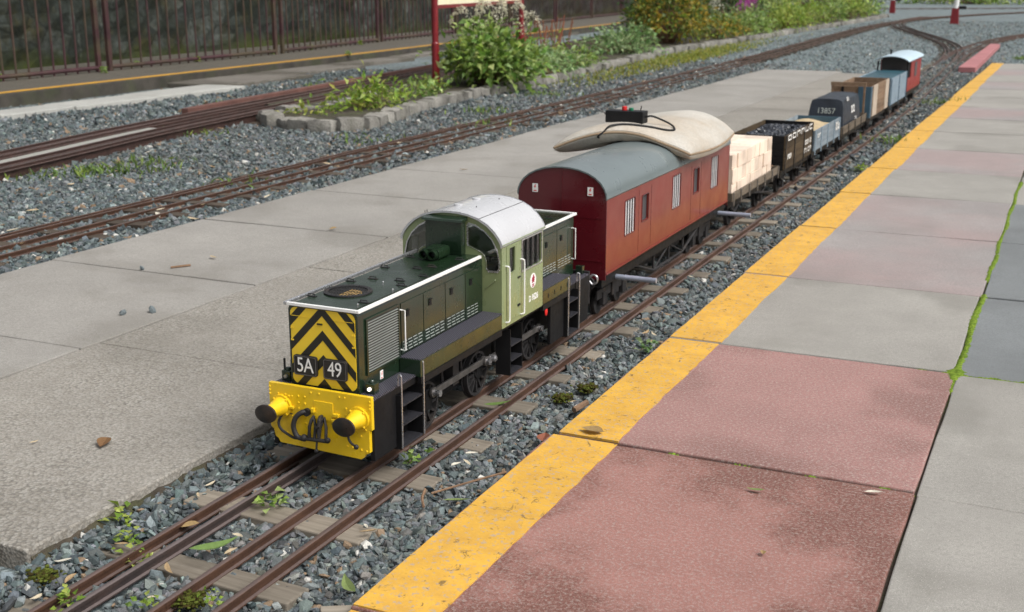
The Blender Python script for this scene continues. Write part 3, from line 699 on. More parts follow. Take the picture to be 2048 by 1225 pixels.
# fan grille on the bonnet top
gc = (-.018, 2.166); gr = .053
mb = LB(); mb.plate([(gc[0] + gr * math.cos(t), gc[1] + gr * math.sin(t)) for t in np.linspace(0, 2 * math.pi, 48, endpoint=False)], [[(gc[0] + .043 * math.cos(t), gc[1] + .043 * math.sin(t)) for t in np.linspace(0, 2 * math.pi, 48, endpoint=False)]], lambda a, b, d: (a, b, d), .3508, .3538)
for k in range(24): t = 2 * math.pi * k / 24; mb.ball((gc[0] + .048 * math.cos(t), gc[1] + .048 * math.sin(t), .354), .0014, 5, 4)
fg = part('fan_grille', mb, 'blackm', hood)
mb = LB()
for k in range(13):
    u = -.0425 + .085 * k / 12; h = math.sqrt(max(0, .0445 ** 2 - u * u)); mb.box(gc[0] + u - .0007, gc[0] + u + .0007, gc[1] - h, gc[1] + h, .3525, .3535)
for k in (-1, 0, 1): v = k * .022; h = math.sqrt(.0445 ** 2 - v * v); mb.box(gc[0] - h, gc[0] + h, gc[1] + v - .0007, gc[1] + v + .0007, .3518, .3524)
part('grille_bars', mb, 'blackm', fg)
mb = LB(); mb.cyl((gc[0], gc[1], .3506), (gc[0], gc[1], .3510), .0425, 40); part('grille_back', mb, 'stripe', fg)
mb = LB(); mb.plate([(gc[0] + .006 + .031 * math.cos(t), gc[1] - .008 + .027 * math.sin(t)) for t in np.linspace(-1.9, 1.9, 18)], [], lambda a, b, d: (a, b, d), .3511, .3514); part('mesh_screen', mb, 'tanmesh', fg)
# lifting brackets on the bonnet tops
for u, y in [(.062, 2.10), (-.068, 2.10), (.06, 2.262), (-.064, 2.25), (-.03, 2.29), (.034, 2.30), (.062, 2.36), (-.064, 2.40), (.012, 2.42), (.035, 2.45), (-.062, 2.52), (.06, 2.545), (.04, 2.95), (-.04, 3.0), (.045, 3.13), (-.045, 3.16)]:
    mb = LB(); mb.box(u - .012, u + .012, y - .004, y + .004, .3508, .3520); mb.tube([(u - .008, y, .352), (u - .008, y, .356), (u + .008, y, .356), (u + .008, y, .352)], .0012, 6); part('lifting_bracket', mb, 'blackm', hood if y < 2.7 else rhood)
for u, y in [(.072, 2.06), (.074, 2.2), (-.074, 2.06), (.02, 2.25)]:
    mb = LB(); mb.cyl((u, y, .3508), (u, y, .357), .0011, 6); mb.ball((u, y, .358), .002, 6, 4); part('lifting_eye', mb, 'silver', hood)
# horn cowl in front of the cab
mb = LB(); mb.plate(rrect(-.030, .020, .3508, .378, .009), [], fnY, 2.515, 2.572); hc = part('horn_cowl', mb, 'green_top', hood, bevel=.004)
for u in (-.017, .007):
    mb = LB(); mb.plate([(u + .0115 * math.cos(t), .3655 + .0115 * math.sin(t)) for t in np.linspace(0, 2 * math.pi, 24, endpoint=False)], [[(u + .0088 * math.cos(t), .3655 + .0088 * math.sin(t)) for t in np.linspace(0, 2 * math.pi, 24, endpoint=False)]], fnY, 2.500, 2.5148); hn = part('horn', mb, 'green_top', hc)
    mb = LB(); mb.cyl((u, 2.514, .3655), (u, 2.508, .3655), .0087, 16, .004); part('horn_mouth', mb, 'black', hn)

# cab
def arcroof(hw, ze, zp, n=18):
    """arc from the right eaves over the crown to the left eaves"""
    return [(hw * math.cos(math.pi * k / n), ze + (zp - ze) * math.sin(math.pi * k / n) ** .92) for k in range(n + 1)]
HW, ZE, ZP = .139, .378, .450
roofline = [(hw_ * HW, z_) for hw_, z_ in [(1, .372), (.985, .381), (.93, .394), (.85, .408), (.72, .424), (.55, .437), (.35, .4455), (.15, .4495), (0, .450)]]
roofline = roofline + [(-u, z) for u, z in reversed(roofline[:-1])]
outer = [(-HW, .166), (HW, .166)] + roofline
win = [(.050, .4265), (.0455, .420), (.0455, .376), (.0475, .371), (.078, .360), (.0905, .351), (.096, .338), (.0965, .318), (.102, .311), (.126, .311), (.1315, .317), (.1325, .338), (.126, .366), (.112, .391), (.092, .410), (.068, .423)]
winL = [(-u, z) for u, z in reversed(win)]
cab = None
for y0, y1, nm in ((2.618, 2.623, 'cab_front'), (2.868, 2.873, 'cab_rear')):
    mb = LB(); mb.plate(outer, [win, winL], fnY, y0, y1); w = part(nm, mb, ['lime'], bevel=.0006)
    for q in (win, winL):
        cx, cz = sum(p[0] for p in q) / len(q), sum(p[1] for p in q) / len(q)
        big = [(cx + (p[0] - cx) * 1.045, cz + (p[1] - cz) * 1.045) for p in q]
        yy0 = y0 - .0012 if nm == 'cab_front' else y1
        mb = LB(); mb.plate(big, [[(cx + (p[0] - cx) * .955, cz + (p[1] - cz) * .955) for p in q]], fnY, yy0, yy0 + .0012); fr = part('window_frame', mb, 'silver', w)
        mb = LB()
        for k, p in enumerate(big): mb.ball((cx + (p[0] - cx) * .985, yy0 - (.0002 if nm == 'cab_front' else -.0014), cz + (p[1] - cz) * .985), .0012, 5, 4)
        part('window_screws', mb, 'silver', fr)
        mb = LB(); mb.plate(q, [], fnY, y0 + .002, y0 + .003); part('window_glass', mb, 'glass', w)
    if nm == 'cab_front': cabf = w
# dark green centre box rising to the roof
mb = LB(); mb.box(-.060, .040, 2.594, 2.6178, .350, .433); cb = part('exhaust_box', mb, 'green', cabf, bevel=.001)
mb = LB(); mb.add([(-.066, 2.585, .4335), (.046, 2.585, .4335), (.046, 2.6178, .4335), (-.066, 2.6178, .4335), (-.066, 2.587, .4385), (.046, 2.587, .4385), (.046, 2.6178, .4425), (-.066, 2.6178, .4425)], [(0, 3, 2, 1), (4, 5, 6, 7), (0, 1, 5, 4), (1, 2, 6, 5), (2, 3, 7, 6), (3, 0, 4, 7)]); part('visor', mb, 'green', cb)
mb = LB(); mb.tube([(.095, 2.6165, .268), (.121, 2.6165, .289), (.123, 2.613, .292)], .0016, 6); part('wiper', mb, 'lime', cabf)
# cab sides with door and windows
for s in (1, -1):
    fx = lambda a, b, d, s=s: (s * d, a, b)
    dw = rrect(2.658, 2.695, .298, .366, .004); sw = rrect(2.737, 2.862, .290, .368, .006)
    mb = LB(); mb.plate([(2.623, .166), (2.868, .166), (2.868, .372), (2.623, .372)], [dw, sw], fx, .135, .139); cs = part('cab_side', mb, 'lime')
    dwo = rrect(2.660, 2.693, .300, .364, .0035)
    mb = LB(); mb.plate([(2.644, .178), (2.718, .178), (2.718, .3705), (2.644, .3705)], [dw], fx, .1392, .1402); d = part('cab_door', mb, 'lime', cs, bevel=.0005)
    mb = LB(); mb.plate(dw, [dwo], fx, .137, .1408); part('door_window_frame', mb, 'lime', d)
    mb = LB(); mb.plate(dw, [], fx, .1362, .1368); part('window_glass', mb, 'glass', d)
    mb = LB(); mb.box(*sorted((s * .1403, s * .1425)), 2.708, 2.722, .2035, .2095); mb.box(*sorted((s * .1403, s * .1425)), 2.708, 2.724, .277, .281); part('door_hinge', mb, 'black', d, bevel=.0005)
    mb = LB(); mb.plate([(2.7335, .2865), (2.8655, .2865), (2.8655, .3715), (2.7335, .3715)], [sw], fx, .1391, .1408); part('window_frame', mb, 'silver', cs, bevel=.0005)
    for y in (2.768, 2.80, 2.832): mb = LB(); mb.box(*sorted((s * .1365, s * .1395)), y - .0014, y + .0014, .2902, .3678); part('window_bar', mb, 'blackm', cs)
    mb = LB(); mb.plate(sw, [], fx, .1356, .1362); part('window_glass', mb, 'glass', cs)
    for y in (2.640, 2.7295):
        mb = LB(); mb.tube(crom([(s * .139, y, .322), (s * .147, y + .001, .321), (s * .148, y + .004, .31), (s * .148, y + .004, .25), (s * .148, y + .004, .19), (s * .147, y + .002, .180), (s * .139, y, .178)], 4), .0021, 8); part('handrail', mb, 'white', cs, smooth=True)
    yc, zc = 2.808, .2495
    mb = LB(); mb.plate([(yc + .0195 * math.cos(t), zc + .0195 * math.sin(t)) for t in np.linspace(0, 2 * math.pi, 32, endpoint=False)], [], fx, .1391, .1396); cr = part('crest', mb, 'white', cs)
    lion = [(-.001, -.004), (-.006, -.007), (-.009, -.003), (-.006, -.001), (-.010, .003), (-.006, .004), (-.008, .009), (-.003, .008), (-.001, .014), (.003, .016), (.006, .013), (.004, .010), (.008, .009), (.011, .005), (.007, .004), (.009, .000), (.006, -.002), (.008, -.007), (.004, -.005)]
    crown = [(-.008, -.009), (-.006, -.013), (.006, -.013), (.008, -.009), (.004, -.0105), (0, -.008), (-.004, -.0105)]
    mb = LB(); mb.plate([(yc + a * s, zc + b) for a, b in lion], [], fx, .1397, .1400); mb.plate([(yc + a, zc + b) for a, b in crown], [], fx, .1397, .1400); mb.box(*sorted((s * .1397, s * .14)), yc - .007, yc + .007, zc - .0165, zc - .0145); part('crest_lion', mb, 'crest', cr)
    mb = text_mesh('D 9526', .0225, lambda a, b, d, s=s: (s * (.1391 + d), 2.811 + s * a, .2035 + b), .0006, space=1.0, xs=.88, off=.0006); part('running_number', mb, 'white', cs)
mb = LB(); mb.box(-.132, .132, 2.6235, 2.8675, .1665, .171); part('cab_floor', mb, 'cabin')
mb = LB(); mb.box(-.09, .06, 2.74, 2.79, .1715, .27); mb.box(.062, .118, 2.63, 2.66, .1715, .325)
mb.add([(.060, 2.63, .325), (.128, 2.63, .325), (.128, 2.664, .338), (.060, 2.664, .338), (.060, 2.66, .30), (.128, 2.66, .30)], [(0, 1, 2, 3), (3, 2, 5, 4), (0, 3, 4), (1, 5, 2)])
desk = part('control_desk', mb, 'desk')
mb = LB()
for k in range(4): mb.cyl((.074 + .013 * k, 2.647 + .0005, .3325), (.074 + .013 * k, 2.645, .337), .0048, 10)
part('gauges', mb, 'silver', desk)
mb = LB(); mb.ball((.118, 2.752, .30), .016, 10, 8, (.7, 1, 2.2)); part('seat_back', mb, 'white', desk, smooth=True)
mb = LB(); th = .0045
ro = [(u * 1.022, z + .0035) for u, z in roofline]; ri = [(u * 1.0, z + .0002) for u, z in roofline]
mb.plate(ro + ri[::-1], [], fnY, 2.6115, 2.880); cr = part('cab_roof', mb, 'cabroof', smooth=True)
for y in (2.6115, 2.8775):
    mb = LB(); mb.plate([(u * 1.028, z + .0048) for u, z in roofline] + ro[::-1], [], fnY, y, y + .0025); part('roof_rim', mb, 'silver', cr)
for y, s in ((2.616, 1), (2.616, -1)):
    mb = LB(); mb.tube([(s * .142, 2.613, .3785), (s * .142, 2.88, .3785)], .0014, 6); part('rain_strip', mb, 'lime', cr)
mb = LB(); pts = [(ro[5][0], ro[5][1] + .0004)]; mb.box(ro[5][0] - .0006, ro[5][0] + .0006, 2.614, 2.8775, ro[5][1] - .0005, ro[5][1] + .0008); part('roof_seam', mb, 'blackm', cr)
for u, y in ((-.022, 2.70), (-.02, 2.80)):
    zt = .4535; mb = LB(); mb.cyl((u, y, zt - .002), (u, y, zt + .0035), .0105, 14); part('roof_vent', mb, 'cabroof', cr, bevel=.001)
for u, y in ((.03, 2.70), (.032, 2.83), (-.09, 2.66), (-.085, 2.64)):
    zt = .4495 - (u * u) * 1.6; mb = LB(); mb.tube([(u, y, zt), (u, y, zt + .007)], .0011, 6); part('roof_peg', mb, 'blackm', cr)
# lamps on the front deck
for u, lit in ((.103, True), (-.106, False)):
    mb = LB(); mb.box(u - .011, u + .011, 2.046, 2.066, .1712, .194); mb.cyl((u, 2.056, .194), (u, 2.056, .2), .007, 10, .005); lm = part('lamp', mb, 'green', bevel=.0015)
    mb = LB(); mb.cyl((u, 2.046, .182), (u, 2.0425, .182), .004, 14); part('lamp_lens', mb, 'lens' if lit else 'silver', lm)
mb = LB(); mb.box(-.121, -.118, 2.06, 2.064, .1712, .216); part('lamp_iron', mb, 'blackm')
for u in (.103, -.106):
    mb = LB(); mb.box(u - .011, u + .011, 3.226, 3.243, .1712, .196); lm = part('lamp', mb, 'green', bevel=.0015)
# side plates, steps and rails
def ladder(y0, y1, treads, s, top=.15):
    mb = LB(); mb.box(*sorted((s * .098, s * .1365)), y0, y0 + .003, .028, top); mb.box(*sorted((s * .098, s * .1365)), y1 - .003, y1, .028, top); mb.box(*sorted((s * .0955, s * .098)), y0, y1, .028, top); st = part('step_frame', mb, 'black')
    for z in treads:
        mb = LB(); mb.box(*sorted((s * .0982, s * .138)), y0 + .0032, y1 - .0032, z - .0035, z); part('step_tread', mb, 'tread_dark', st)
    return st
for s in (1, -1):
    for ya, yb in ((2.0217, 2.112), (3.145, 3.246)):
        mb = LB(); mb.box(*sorted((s * .116, s * .1262)), ya, yb, .034, .1660); part('side_plate', mb, 'black', bevel=.001)
    ladder(2.1135, 2.2115, (.034, .083, .127), s); ladder(2.672, 2.747, (.034, .068, .108), s); ladder(3.055, 3.14, (.034, .083, .127), s)
    mb = LB(); mb.box(*sorted((s * .118, s * .128)), 2.955, 3.052, .032, .1498); part('tank', mb, 'black', bevel=.002)
    for y, h in ((2.1135, .196), (2.2105, .20), (3.056, .20), (3.139, .196)):
        mb = LB(); mb.tube(crom([(s * .1395, y, .032), (s * .1400, y, .10), (s * .1400, y, h - .012), (s * .1385, y, h), (s * .133, y + (.003 if y < 2.5 else -.003), h), (s * .130, y + .003, h - .012), (s * .130, y + .003, .172 if h > .16 else .1)], 4), .0018, 8); part('step_handrail', mb, 'silver', smooth=True)
mb = LB(); mb.ball((.137, 2.902, .141), .008, 10, 8, (.4, 1, 1.5)); part('red_cap', mb, 'red', smooth=True)
mb = LB(); mb.tube(crom([(.132, 3.262, .135), (.146, 3.262, .143), (.146, 3.262, .160), (.132, 3.262, .163), (.12, 3.262, .150), (.132, 3.262, .135)], 4), .0032, 8); part('hose_coupling', mb, 'silver')
# wheels and rods
WY = (2.338, 2.606, 2.94); WR = .058; WZ = ZR + WR
for y in WY:
    mb = LB(); mb.cyl((-.07, y, WZ), (.07, y, WZ), .007, 10); part('axle', mb, 'blackm')
    for s in (1, -1):
        mb = LB(); n = 36
        ring = lambda r0: [(y + r0 * math.cos(t), WZ + r0 * math.sin(t)) for t in np.linspace(0, 2 * math.pi, n, endpoint=False)]
        fx = lambda a, b, d, s=s: (s * d, a, b)
        mb.plate(ring(WR), [ring(WR - .007)], fx, .0625, .0755); mb.plate(ring(WR + .004), [ring(WR - .006)], fx, .0595, .0624)
        wh = part('wheel', mb, 'steelrod' if False else 'blackm', bevel=.001)
        mb = LB(); mb.plate(ring(.013), [], fx, .064, .0775)
        for k in range(12):
            t = 2 * math.pi * k / 12; c, q = math.cos(t), math.sin(t)
            mb.add([(s * dd, y + rr * c + w * q, WZ + rr * q - w * c) for dd in (.066, .073) for rr, w in ((.011, .004), (.052, .0028), (.052, -.0028), (.011, -.004))],
                   [(0, 1, 2, 3), (7, 6, 5, 4), (0, 4, 5, 1), (1, 5, 6, 2), (2, 6, 7, 3), (3, 7, 4, 0)])
        part('wheel_spokes', mb, 'blackm', wh)
        mb = LB(); mb.box(*sorted((s * .075, s * .080)), y - .010, y + .022, WZ - .012, WZ + .042); part('crank', mb, 'black', wh, bevel=.003)
for s in (1, -1):
    px = [(y + .014, WZ + .031) for y in WY]
    for (a, b) in ((0, 1), (1, 2)):
        (ya, za), (yb, zb_) = px[a], px[b]; du = .001 if a == 0 else .0078
        mb = LB(); h = .0075; mb.add([(s * (.082 + du + dd), yq, zq + e) for dd in (0, .0062) for yq, zq, e in ((ya, za, -h), (yb, zb_, -h), (yb, zb_, h), (ya, za, h))],
                                     [(0, 1, 2, 3), (7, 6, 5, 4), (0, 4, 5, 1), (1, 5, 6, 2), (2, 6, 7, 3), (3, 7, 4, 0)])
        for yq, zq in ((ya, za), (yb, zb_)): mb.cyl((s * (.0815 + du), yq, zq), (s * (.0888 + du), yq, zq), .0125, 18)
        part('coupling_rod', mb, 'steelrod', bevel=.0008)
    for k, (yq, zq) in enumerate(px):
        mb = LB(); mb.cyl((s * .078, yq, zq), (s * .103, yq, zq), .0065, 14); mb.cyl((s * .1005, yq, zq), (s * .106, yq, zq), .009, 6)
        if k == 1: mb.cyl((s * .09, yq + .028, zq + .001), (s * .107, yq + .028, zq + .001), .0085, 12); mb.cyl((s * .107, yq + .028, zq + .001), (s * .110, yq + .028, zq + .001), .005, 8)
        part('crank_pin', mb, 'silver', smooth=True)
    mb = LB()
    for y in (2.42, 2.52, 2.70, 2.84): mb.tube([(s * .07, y, .148), (s * .072, y + .005, .06)], .004, 8)
    mb.box(*sorted((s * .06, s * .085)), 2.455, 2.485, .06, .148); part('brake_gear', mb, 'blackm')

# ------------------------------------------------------------------ rolling stock
def xc(y): return XC + (0 if y < 9 else -.004 * (y - 9) ** 1.6)
def wheelset(root, y, xcn, r, u=.0685, mat='blackm'):
    mb = MB(); n = 20; z = ZR + r
    for s in (1, -1):
        mb.cyl((xcn + s * .0625, y, z), (xcn + s * .0755, y, z), r, n); mb.cyl((xcn + s * .0595, y, z), (xcn + s * .0625, y, z), r + .004, n)
        mb.cyl((xcn + s * .0755, y, z), (xcn + s * .081, y, z), r * .3, 10)
    mb.cyl((xcn - .06, y, z), (xcn + .06, y, z), .006, 8)
    return build('wheelset', mb, mat, root, bevel=.001)
def buffers(root, y, d, xcn, z=.115):
    for s in (1, -1):
        mb = MB(); u = xcn + s * .09
        mb.cyl((u, y, z), (u, y + d * .02, z), .015, 14, .011); mb.cyl((u, y + d * .02, z), (u, y + d * .037, z), .007, 10); mb.cyl((u, y + d * .037, z), (u, y + d * .042, z), .019, 18)
        build('buffer', mb, 'blackm', root, smooth=True)
# coach
CY0, CY1, CHW = 3.34, 4.752, .1435
coach = empty('model_coach', (XC, CY0, ZR), 'crimson model luggage van with barred windows and slate grey arched roof behind the locomotive', 'coach')
crl = [(1, .374), (.985, .390), (.94, .406), (.86, .422), (.74, .437), (.58, .449), (.38, .458), (.18, .4625), (0, .4635)]
crl = [(u * CHW, z) for u, z in crl]; crl = crl + [(-u, z) for u, z in reversed(crl[:-1])]
fY = lambda a, b, d: (XC + a, d, b)
WIN = [(3.508, 3.600, .236, .345, 'bar'), (3.672, 3.735, .252, .337, 'plain'), (4.0, 4.09, .238, .352, 'bar'), (4.256, 4.322, .252, .342, 'plain'), (4.489, 4.582, .236, .354, 'bar')]
for s in (1, -1):
    fx = lambda a, b, d, s=s: (XC + s * d, a, b)
    mb = MB(); mb.plate([(CY0 + .003, .146), (CY1 - .003, .146), (CY1 - .003, .374), (CY0 + .003, .374)], [rrect(a, b, c, d, .004, 2) for a, b, c, d, k in WIN], fx, CHW - .006, CHW)
    cs = build('coach_side', mb, 'coach_side', coach)
    for a, b, c, d, k in WIN:
        mb = MB(); mb.box(*sorted((XC + s * (CHW - .009), XC + s * (CHW - .007))), a - .004, b + .004, c - .004, d + .004); w = build('window_pane', mb, 'desk', cs)
        mb = MB(); mb.plate(rrect(a - .003, b + .003, c - .003, d + .003, .006, 2), [rrect(a, b, c, d, .004, 2)], fx, CHW + .0002, CHW + .0016); build('window_frame', mb, 'coach_end', w)
        if k == 'bar':
            for q in range(4):
                y = a + (b - a) * (q + .5) / 4; mb = MB(); mb.box(*sorted((XC + s * (CHW - .0016), XC + s * (CHW - .0008))), y - .0048, y + .0048, c + .0005, d - .0005); build('window_bar', mb, 'barpaint', w)
    for y in (3.64, 3.765, 4.225, 4.35):
        mb = MB(); mb.box(*sorted((XC + s * (CHW + .0001), XC + s * (CHW + .0006))), y - .0006, y + .0006, .16, .36); build('door_joint', mb, 'coach_end', cs)
    mb = MB(); mb.box(*sorted((XC + s * (CHW + .0002), XC + s * (CHW + .003))), CY0 + .004, CY1 - .004, .146, .1505); build('lower_bead', mb, 'coach_side', cs)
for y0, y1, sg in ((CY0, CY0 + .005, -1), (CY1 - .005, CY1, 1)):
    mb = MB(); mb.plate([(-CHW - .0008, .130), (CHW + .0008, .130)] + [(u * 1.003, z) for u, z in crl], [], fY, y0, y1); en = build('coach_end', mb, 'coach_end', coach, bevel=.0008)
    ye = y0 - .0012 if sg < 0 else y1
    mb = MB(); mb.box(XC - .0012, XC + .0012, ye, ye + .0012, .16, .455); build('end_bead', mb, 'coach_end', en)
    mb = MB(); mb.box(XC - .139, XC + .139, ye, ye + .0012, .1855, .1885); build('end_bead', mb, 'coach_end', en)
    mb = MB(); mb.box(XC - .132, XC + .132, ye, ye + .0011, .317, .3185); build('end_bead', mb, 'coach_end', en)
    for u in (-.096, .083):
        yl = ye - .001 if sg < 0 else ye + .0012
        mb = MB(); mb.box(XC + u, XC + u + .018, yl, yl + .0008, .385, .411); wl = build('warning_label', mb, 'white', en)
        yq = yl - .0004 if sg < 0 else yl + .001
        mb = MB(); mb.add([(XC + u + a, yq, b) for a, b in ((.009, .408), (.005, .400), (.0085, .400), (.006, .394), (.0125, .4025), (.009, .4025), (.0125, .408))], [(0, 1, 2, 3, 4, 5, 6)]); mb.box(XC + u + .004, XC + u + .014, yq, yq + .0003, .388, .391); build('label_print', mb, 'red', wl)
mb = MB(); mb.plate([(u * 1.02, z + .0045) for u, z in crl] + [(u * 1.0, z + .0003) for u, z in reversed(crl)], [], fY, CY0 - .004, CY1 + .004); build('coach_roof', mb, 'coach_roof', coach, smooth=True)
mb = MB(); mb.box(XC - .13, XC + .13, CY0 + .006, CY1 - .006, .13, .1455); build('coach_floor', mb, 'black', coach)
for s in (1, -1):
    mb = MB(); mb.box(*sorted((XC + s * .118, XC + s * .1305)), CY0 + .006, CY1 - .006, .104, .1298); build('sole_bar', mb, 'black', coach)
    mb = MB(); mb.tube([(XC + s * .12, 3.68, .104), (XC + s * .12, 3.88, .045), (XC + s * .12, 4.22, .045), (XC + s * .12, 4.42, .104)], .005, 8)
    for y in (3.88, 4.05, 4.22): mb.tube([(XC + s * .12, y, .045), (XC + s * .12, y, .104)], .0045, 8)
    mb.tube([(XC + s * .12, 3.88, .045), (XC + s * .12, 4.05, .104), (XC + s * .12, 4.22, .045)], .0035, 8); build('truss_rod', mb, 'blackm', coach)
    for y, zz in ((3.475, .112), (4.665, .112)):
        mb = MB(); mb.cyl((XC + s * .06, y, zz), (XC + s * .262, y, zz), .0085, 14); build('foot_bar', mb, 'footbar', coach, smooth=True)
mb = MB(); mb.box(XC - .09, XC + .09, 3.82, 4.28, .06, .1295); mb.box(XC - .06, XC + .06, 3.45, 4.65, .09, .1295); build('dark_filler_box', mb, 'black', coach, bevel=.003)  # black boxes added so the underframe looks dark and closed
for yb in (3.56, 4.54):
    mb = MB()
    for s in (1, -1):
        mb.box(*sorted((XC + s * .086, XC + s * .094)), yb - .15, yb + .15, .045, .075)
        for dy in (-.09, .09): mb.box(*sorted((XC + s * .083, XC + s * .099)), yb + dy - .018, yb + dy + .018, .02, .062)
        mb.box(*sorted((XC + s * .084, XC + s * .10)), yb - .03, yb + .03, .035, .10)
    mb.box(XC - .086, XC + .086, yb - .03, yb + .03, .05, .1295); build('bogie_frame', mb, 'blackm', coach, bevel=.002)
    for dy in (-.09, .09): wheelset(coach, yb + dy, XC, .042)
buffers(coach, CY0, -1, XC); buffers(coach, CY1, 1, XC)

# cushion draped over the coach roof
def roof_z(x):
    a = abs(x - XC) / CHW
    if a >= 1: return .372
    us = [p[0] / CHW for p in crl[:9]][::-1]; zs = [p[1] for p in crl[:9]][::-1]
    return float(np.interp(a, us, zs)) + .0045
n1, n2 = 44, 36
cFL, cFR, cBR, cBL = (-1.620, 3.88), (-1.185, 4.06), (-1.188, 4.66), (-1.545, 4.70)
def cu(s, t):
    bx = (1 - s) * (1 - t) * cFL[0] + s * (1 - t) * cFR[0] + s * t * cBR[0] + (1 - s) * t * cBL[0]
    by = (1 - s) * (1 - t) * cFL[1] + s * (1 - t) * cFR[1] + s * t * cBR[1] + (1 - s) * t * cBL[1]
    bul = .03 * math.sin(math.pi * s) * (t - .5) * 2 * .6; by += bul
    bx += .018 * math.sin(math.pi * t) * (s - .5) * 2
    dx = bx - XC; zm = .480 - (1.35 if dx > 0 else .50) * abs(dx) ** 1.9 - .012 * math.sin(3.4 * t - .4) * min(1, max(0, -dx) / .2)
    zm += .014 * math.sin(math.pi * min(1, s * 1.25)) * (1 - t) ** 3 - .006 * math.sin(6 * s + 2) * (1 - t) ** 2
    prof = (max(0, 1 - abs(2 * s - 1) ** 6) * max(0, 1 - abs(2 * t - 1) ** 6)) ** .5
    wr = 1 + .10 * math.sin(7 * s + 3 * t) + .08 * math.sin(11 * t - 5 * s) - .10 * math.exp(-((s - .62) / .05) ** 2) * (1 - t)
    top = zm + .010 + .029 * prof * wr; zb = max(roof_z(bx) + .002, zm - .012 - .028 * prof); top = max(top, zb + .016); th = top - zb
    return bx, by, zb, th
mb = MB(); vs = []; fs = []
for j in range(n2 + 1):
    for i in range(n1 + 1):
        x, y, z, th = cu(i / n1, j / n2); vs.append((x, y, z + th))
N = len(vs)
for j in range(n2 + 1):
    for i in range(n1 + 1):
        x, y, z, th = cu(i / n1, j / n2); inn = min(i, j, n1 - i, n2 - j); vs.append((x, y, z + (.006 if inn == 0 else 0)))
W = n1 + 1
for j in range(n2):
    for i in range(n1):
        a = j * W + i; fs += [(a, a + 1, a + W + 1, a + W), (N + a, N + a + W, N + a + W + 1, N + a + 1)]
rim = [i for i in range(W)] + [j * W + n1 for j in range(1, n2 + 1)] + [n2 * W + i for i in range(n1 - 1, -1, -1)] + [j * W for j in range(n2 - 1, 0, -1)]
for k in range(len(rim)): a, b = rim[k], rim[(k + 1) % len(rim)]; fs.append((a, N + a, N + b, b))
mb.add(vs, fs)
cush = empty('cushion', (-1.4, 4.3, .47), 'cream hide cushion draped over the roof of the crimson coach', 'cushion')
build('cushion_cover', mb, 'cushion', cush, smooth=True)
mb = MB(); pts = [Vector(vs[a]) * .5 + Vector(vs[N + a]) * .5 for a in rim[::2]]; pts.append(pts[0]); mb.tube(pts, .0042, 7); build('seam', mb, 'cushion_edge', cush, smooth=True)
# hand controller with cable
ctl = empty('hand_controller', (-1.42, 4.02, .53), 'black box hand controller with red knob and cable on the cushion', 'controller', rz=0)
ca, cb_ = cu(.44, .17), cu(.60, .22); cz = ca[2] + ca[3] - .004
CXm, CYm = ca[0] - .005, ca[1] + .01; ctl.location = (CXm, CYm, cz)
def cbox(x0, x1, y0, y1, z0, z1): mb = MB(); mb.box(CXm + x0, CXm + x1, CYm + y0, CYm + y1, cz + z0, cz + z1); return mb
def ccyl(p0, p1, r): mb = MB(); mb.cyl(*[(CXm + p[0], CYm + p[1], cz + p[2]) for p in (p0, p1)], r, 14); return mb
build('controller_box', cbox(-.07, .07, -.028, .028, 0, .042), 'black', ctl, bevel=.003)
build('red_knob', ccyl((-.008, 0, .042), (-.008, 0, .056), .009), 'red', ctl, bevel=.001)
build('green_knob', ccyl((.017, 0, .042), (.017, 0, .052), .008), M('knob_green', (.01, .16, .08), .4), ctl, bevel=.001)
build('toggle_switch', ccyl((.05, .005, .042), (.053, .005, .06), .0022), 'steelrod', ctl)
mb = ccyl((-.07, 0, .028), (-.081, 0, .03), .006); mb.tube([(CXm - .081, CYm, cz + .03), (CXm - .113, CYm, cz + .046)], .0022, 8); build('antenna', mb, 'steelrod', ctl)
def onc(a, b, h=.004): q = cu(a, b); return (q[0], q[1], q[2] + q[3] + h)
cab_pts = [(CXm + .07, CYm, cz + .022), (CXm + .095, CYm + .01, cz + .024), onc(.74, .22, .010), onc(.80, .17), onc(.77, .10), onc(.68, .07), onc(.57, .05), onc(.48, .035), onc(.41, .012), onc(.375, 0.0, -.004)]
q = cu(.345, 0.0); cab_pts += [(q[0] - .004, q[1] - .006, q[2] + .004), (q[0] - .004, q[1] + .03, q[2] - .006)]
mb = MB(); mb.tube(crom(cab_pts, 6), .0034, 8); build('cable', mb, 'black', ctl, smooth=True)

# open wagons and flats
def underframe(root, y0, y1, xn, zb, hw=.115):
    mb = MB()
    for s in (1, -1): mb.box(*sorted((xn + s * (hw - .014), xn + s * (hw - .002))), y0 + .004, y1 - .004, zb - .032, zb - .0005)
    mb.box(xn - hw, xn + hw, y0, y0 + .012, zb - .034, zb - .0008); mb.box(xn - hw, xn + hw, y1 - .012, y1, zb - .034, zb - .0008); build('sole_bar', mb, 'black', root)
    for y in (y0 + (y1 - y0) * .22, y0 + (y1 - y0) * .78):
        wheelset(root, y, xn, .043)
        for s in (1, -1):
            mb = MB(); mb.box(*sorted((xn + s * .084, xn + s * .090)), y - .032, y + .032, .03, zb - .03); mb.box(*sorted((xn + s * .082, xn + s * .100)), y - .014, y + .014, .016, .046)
            mb.tube(crom([(xn + s * .095, y - .07, .075), (xn + s * .095, y, .052), (xn + s * .095, y + .07, .075)], 4), .005, 6)
            build('axle_guard', mb, 'blackm', root)
    for s in (1, -1):
        mb = MB(); mb.tube([(xn + s * .1, (y0 + y1) / 2, zb - .03), (xn + s * .112, y1 - .05, .04)], .0045, 6); build('brake_lever', mb, 'blackm', root)
    buffers(root, y0, -1, xn, zb - .02); buffers(root, y1, 1, xn, zb - .02)
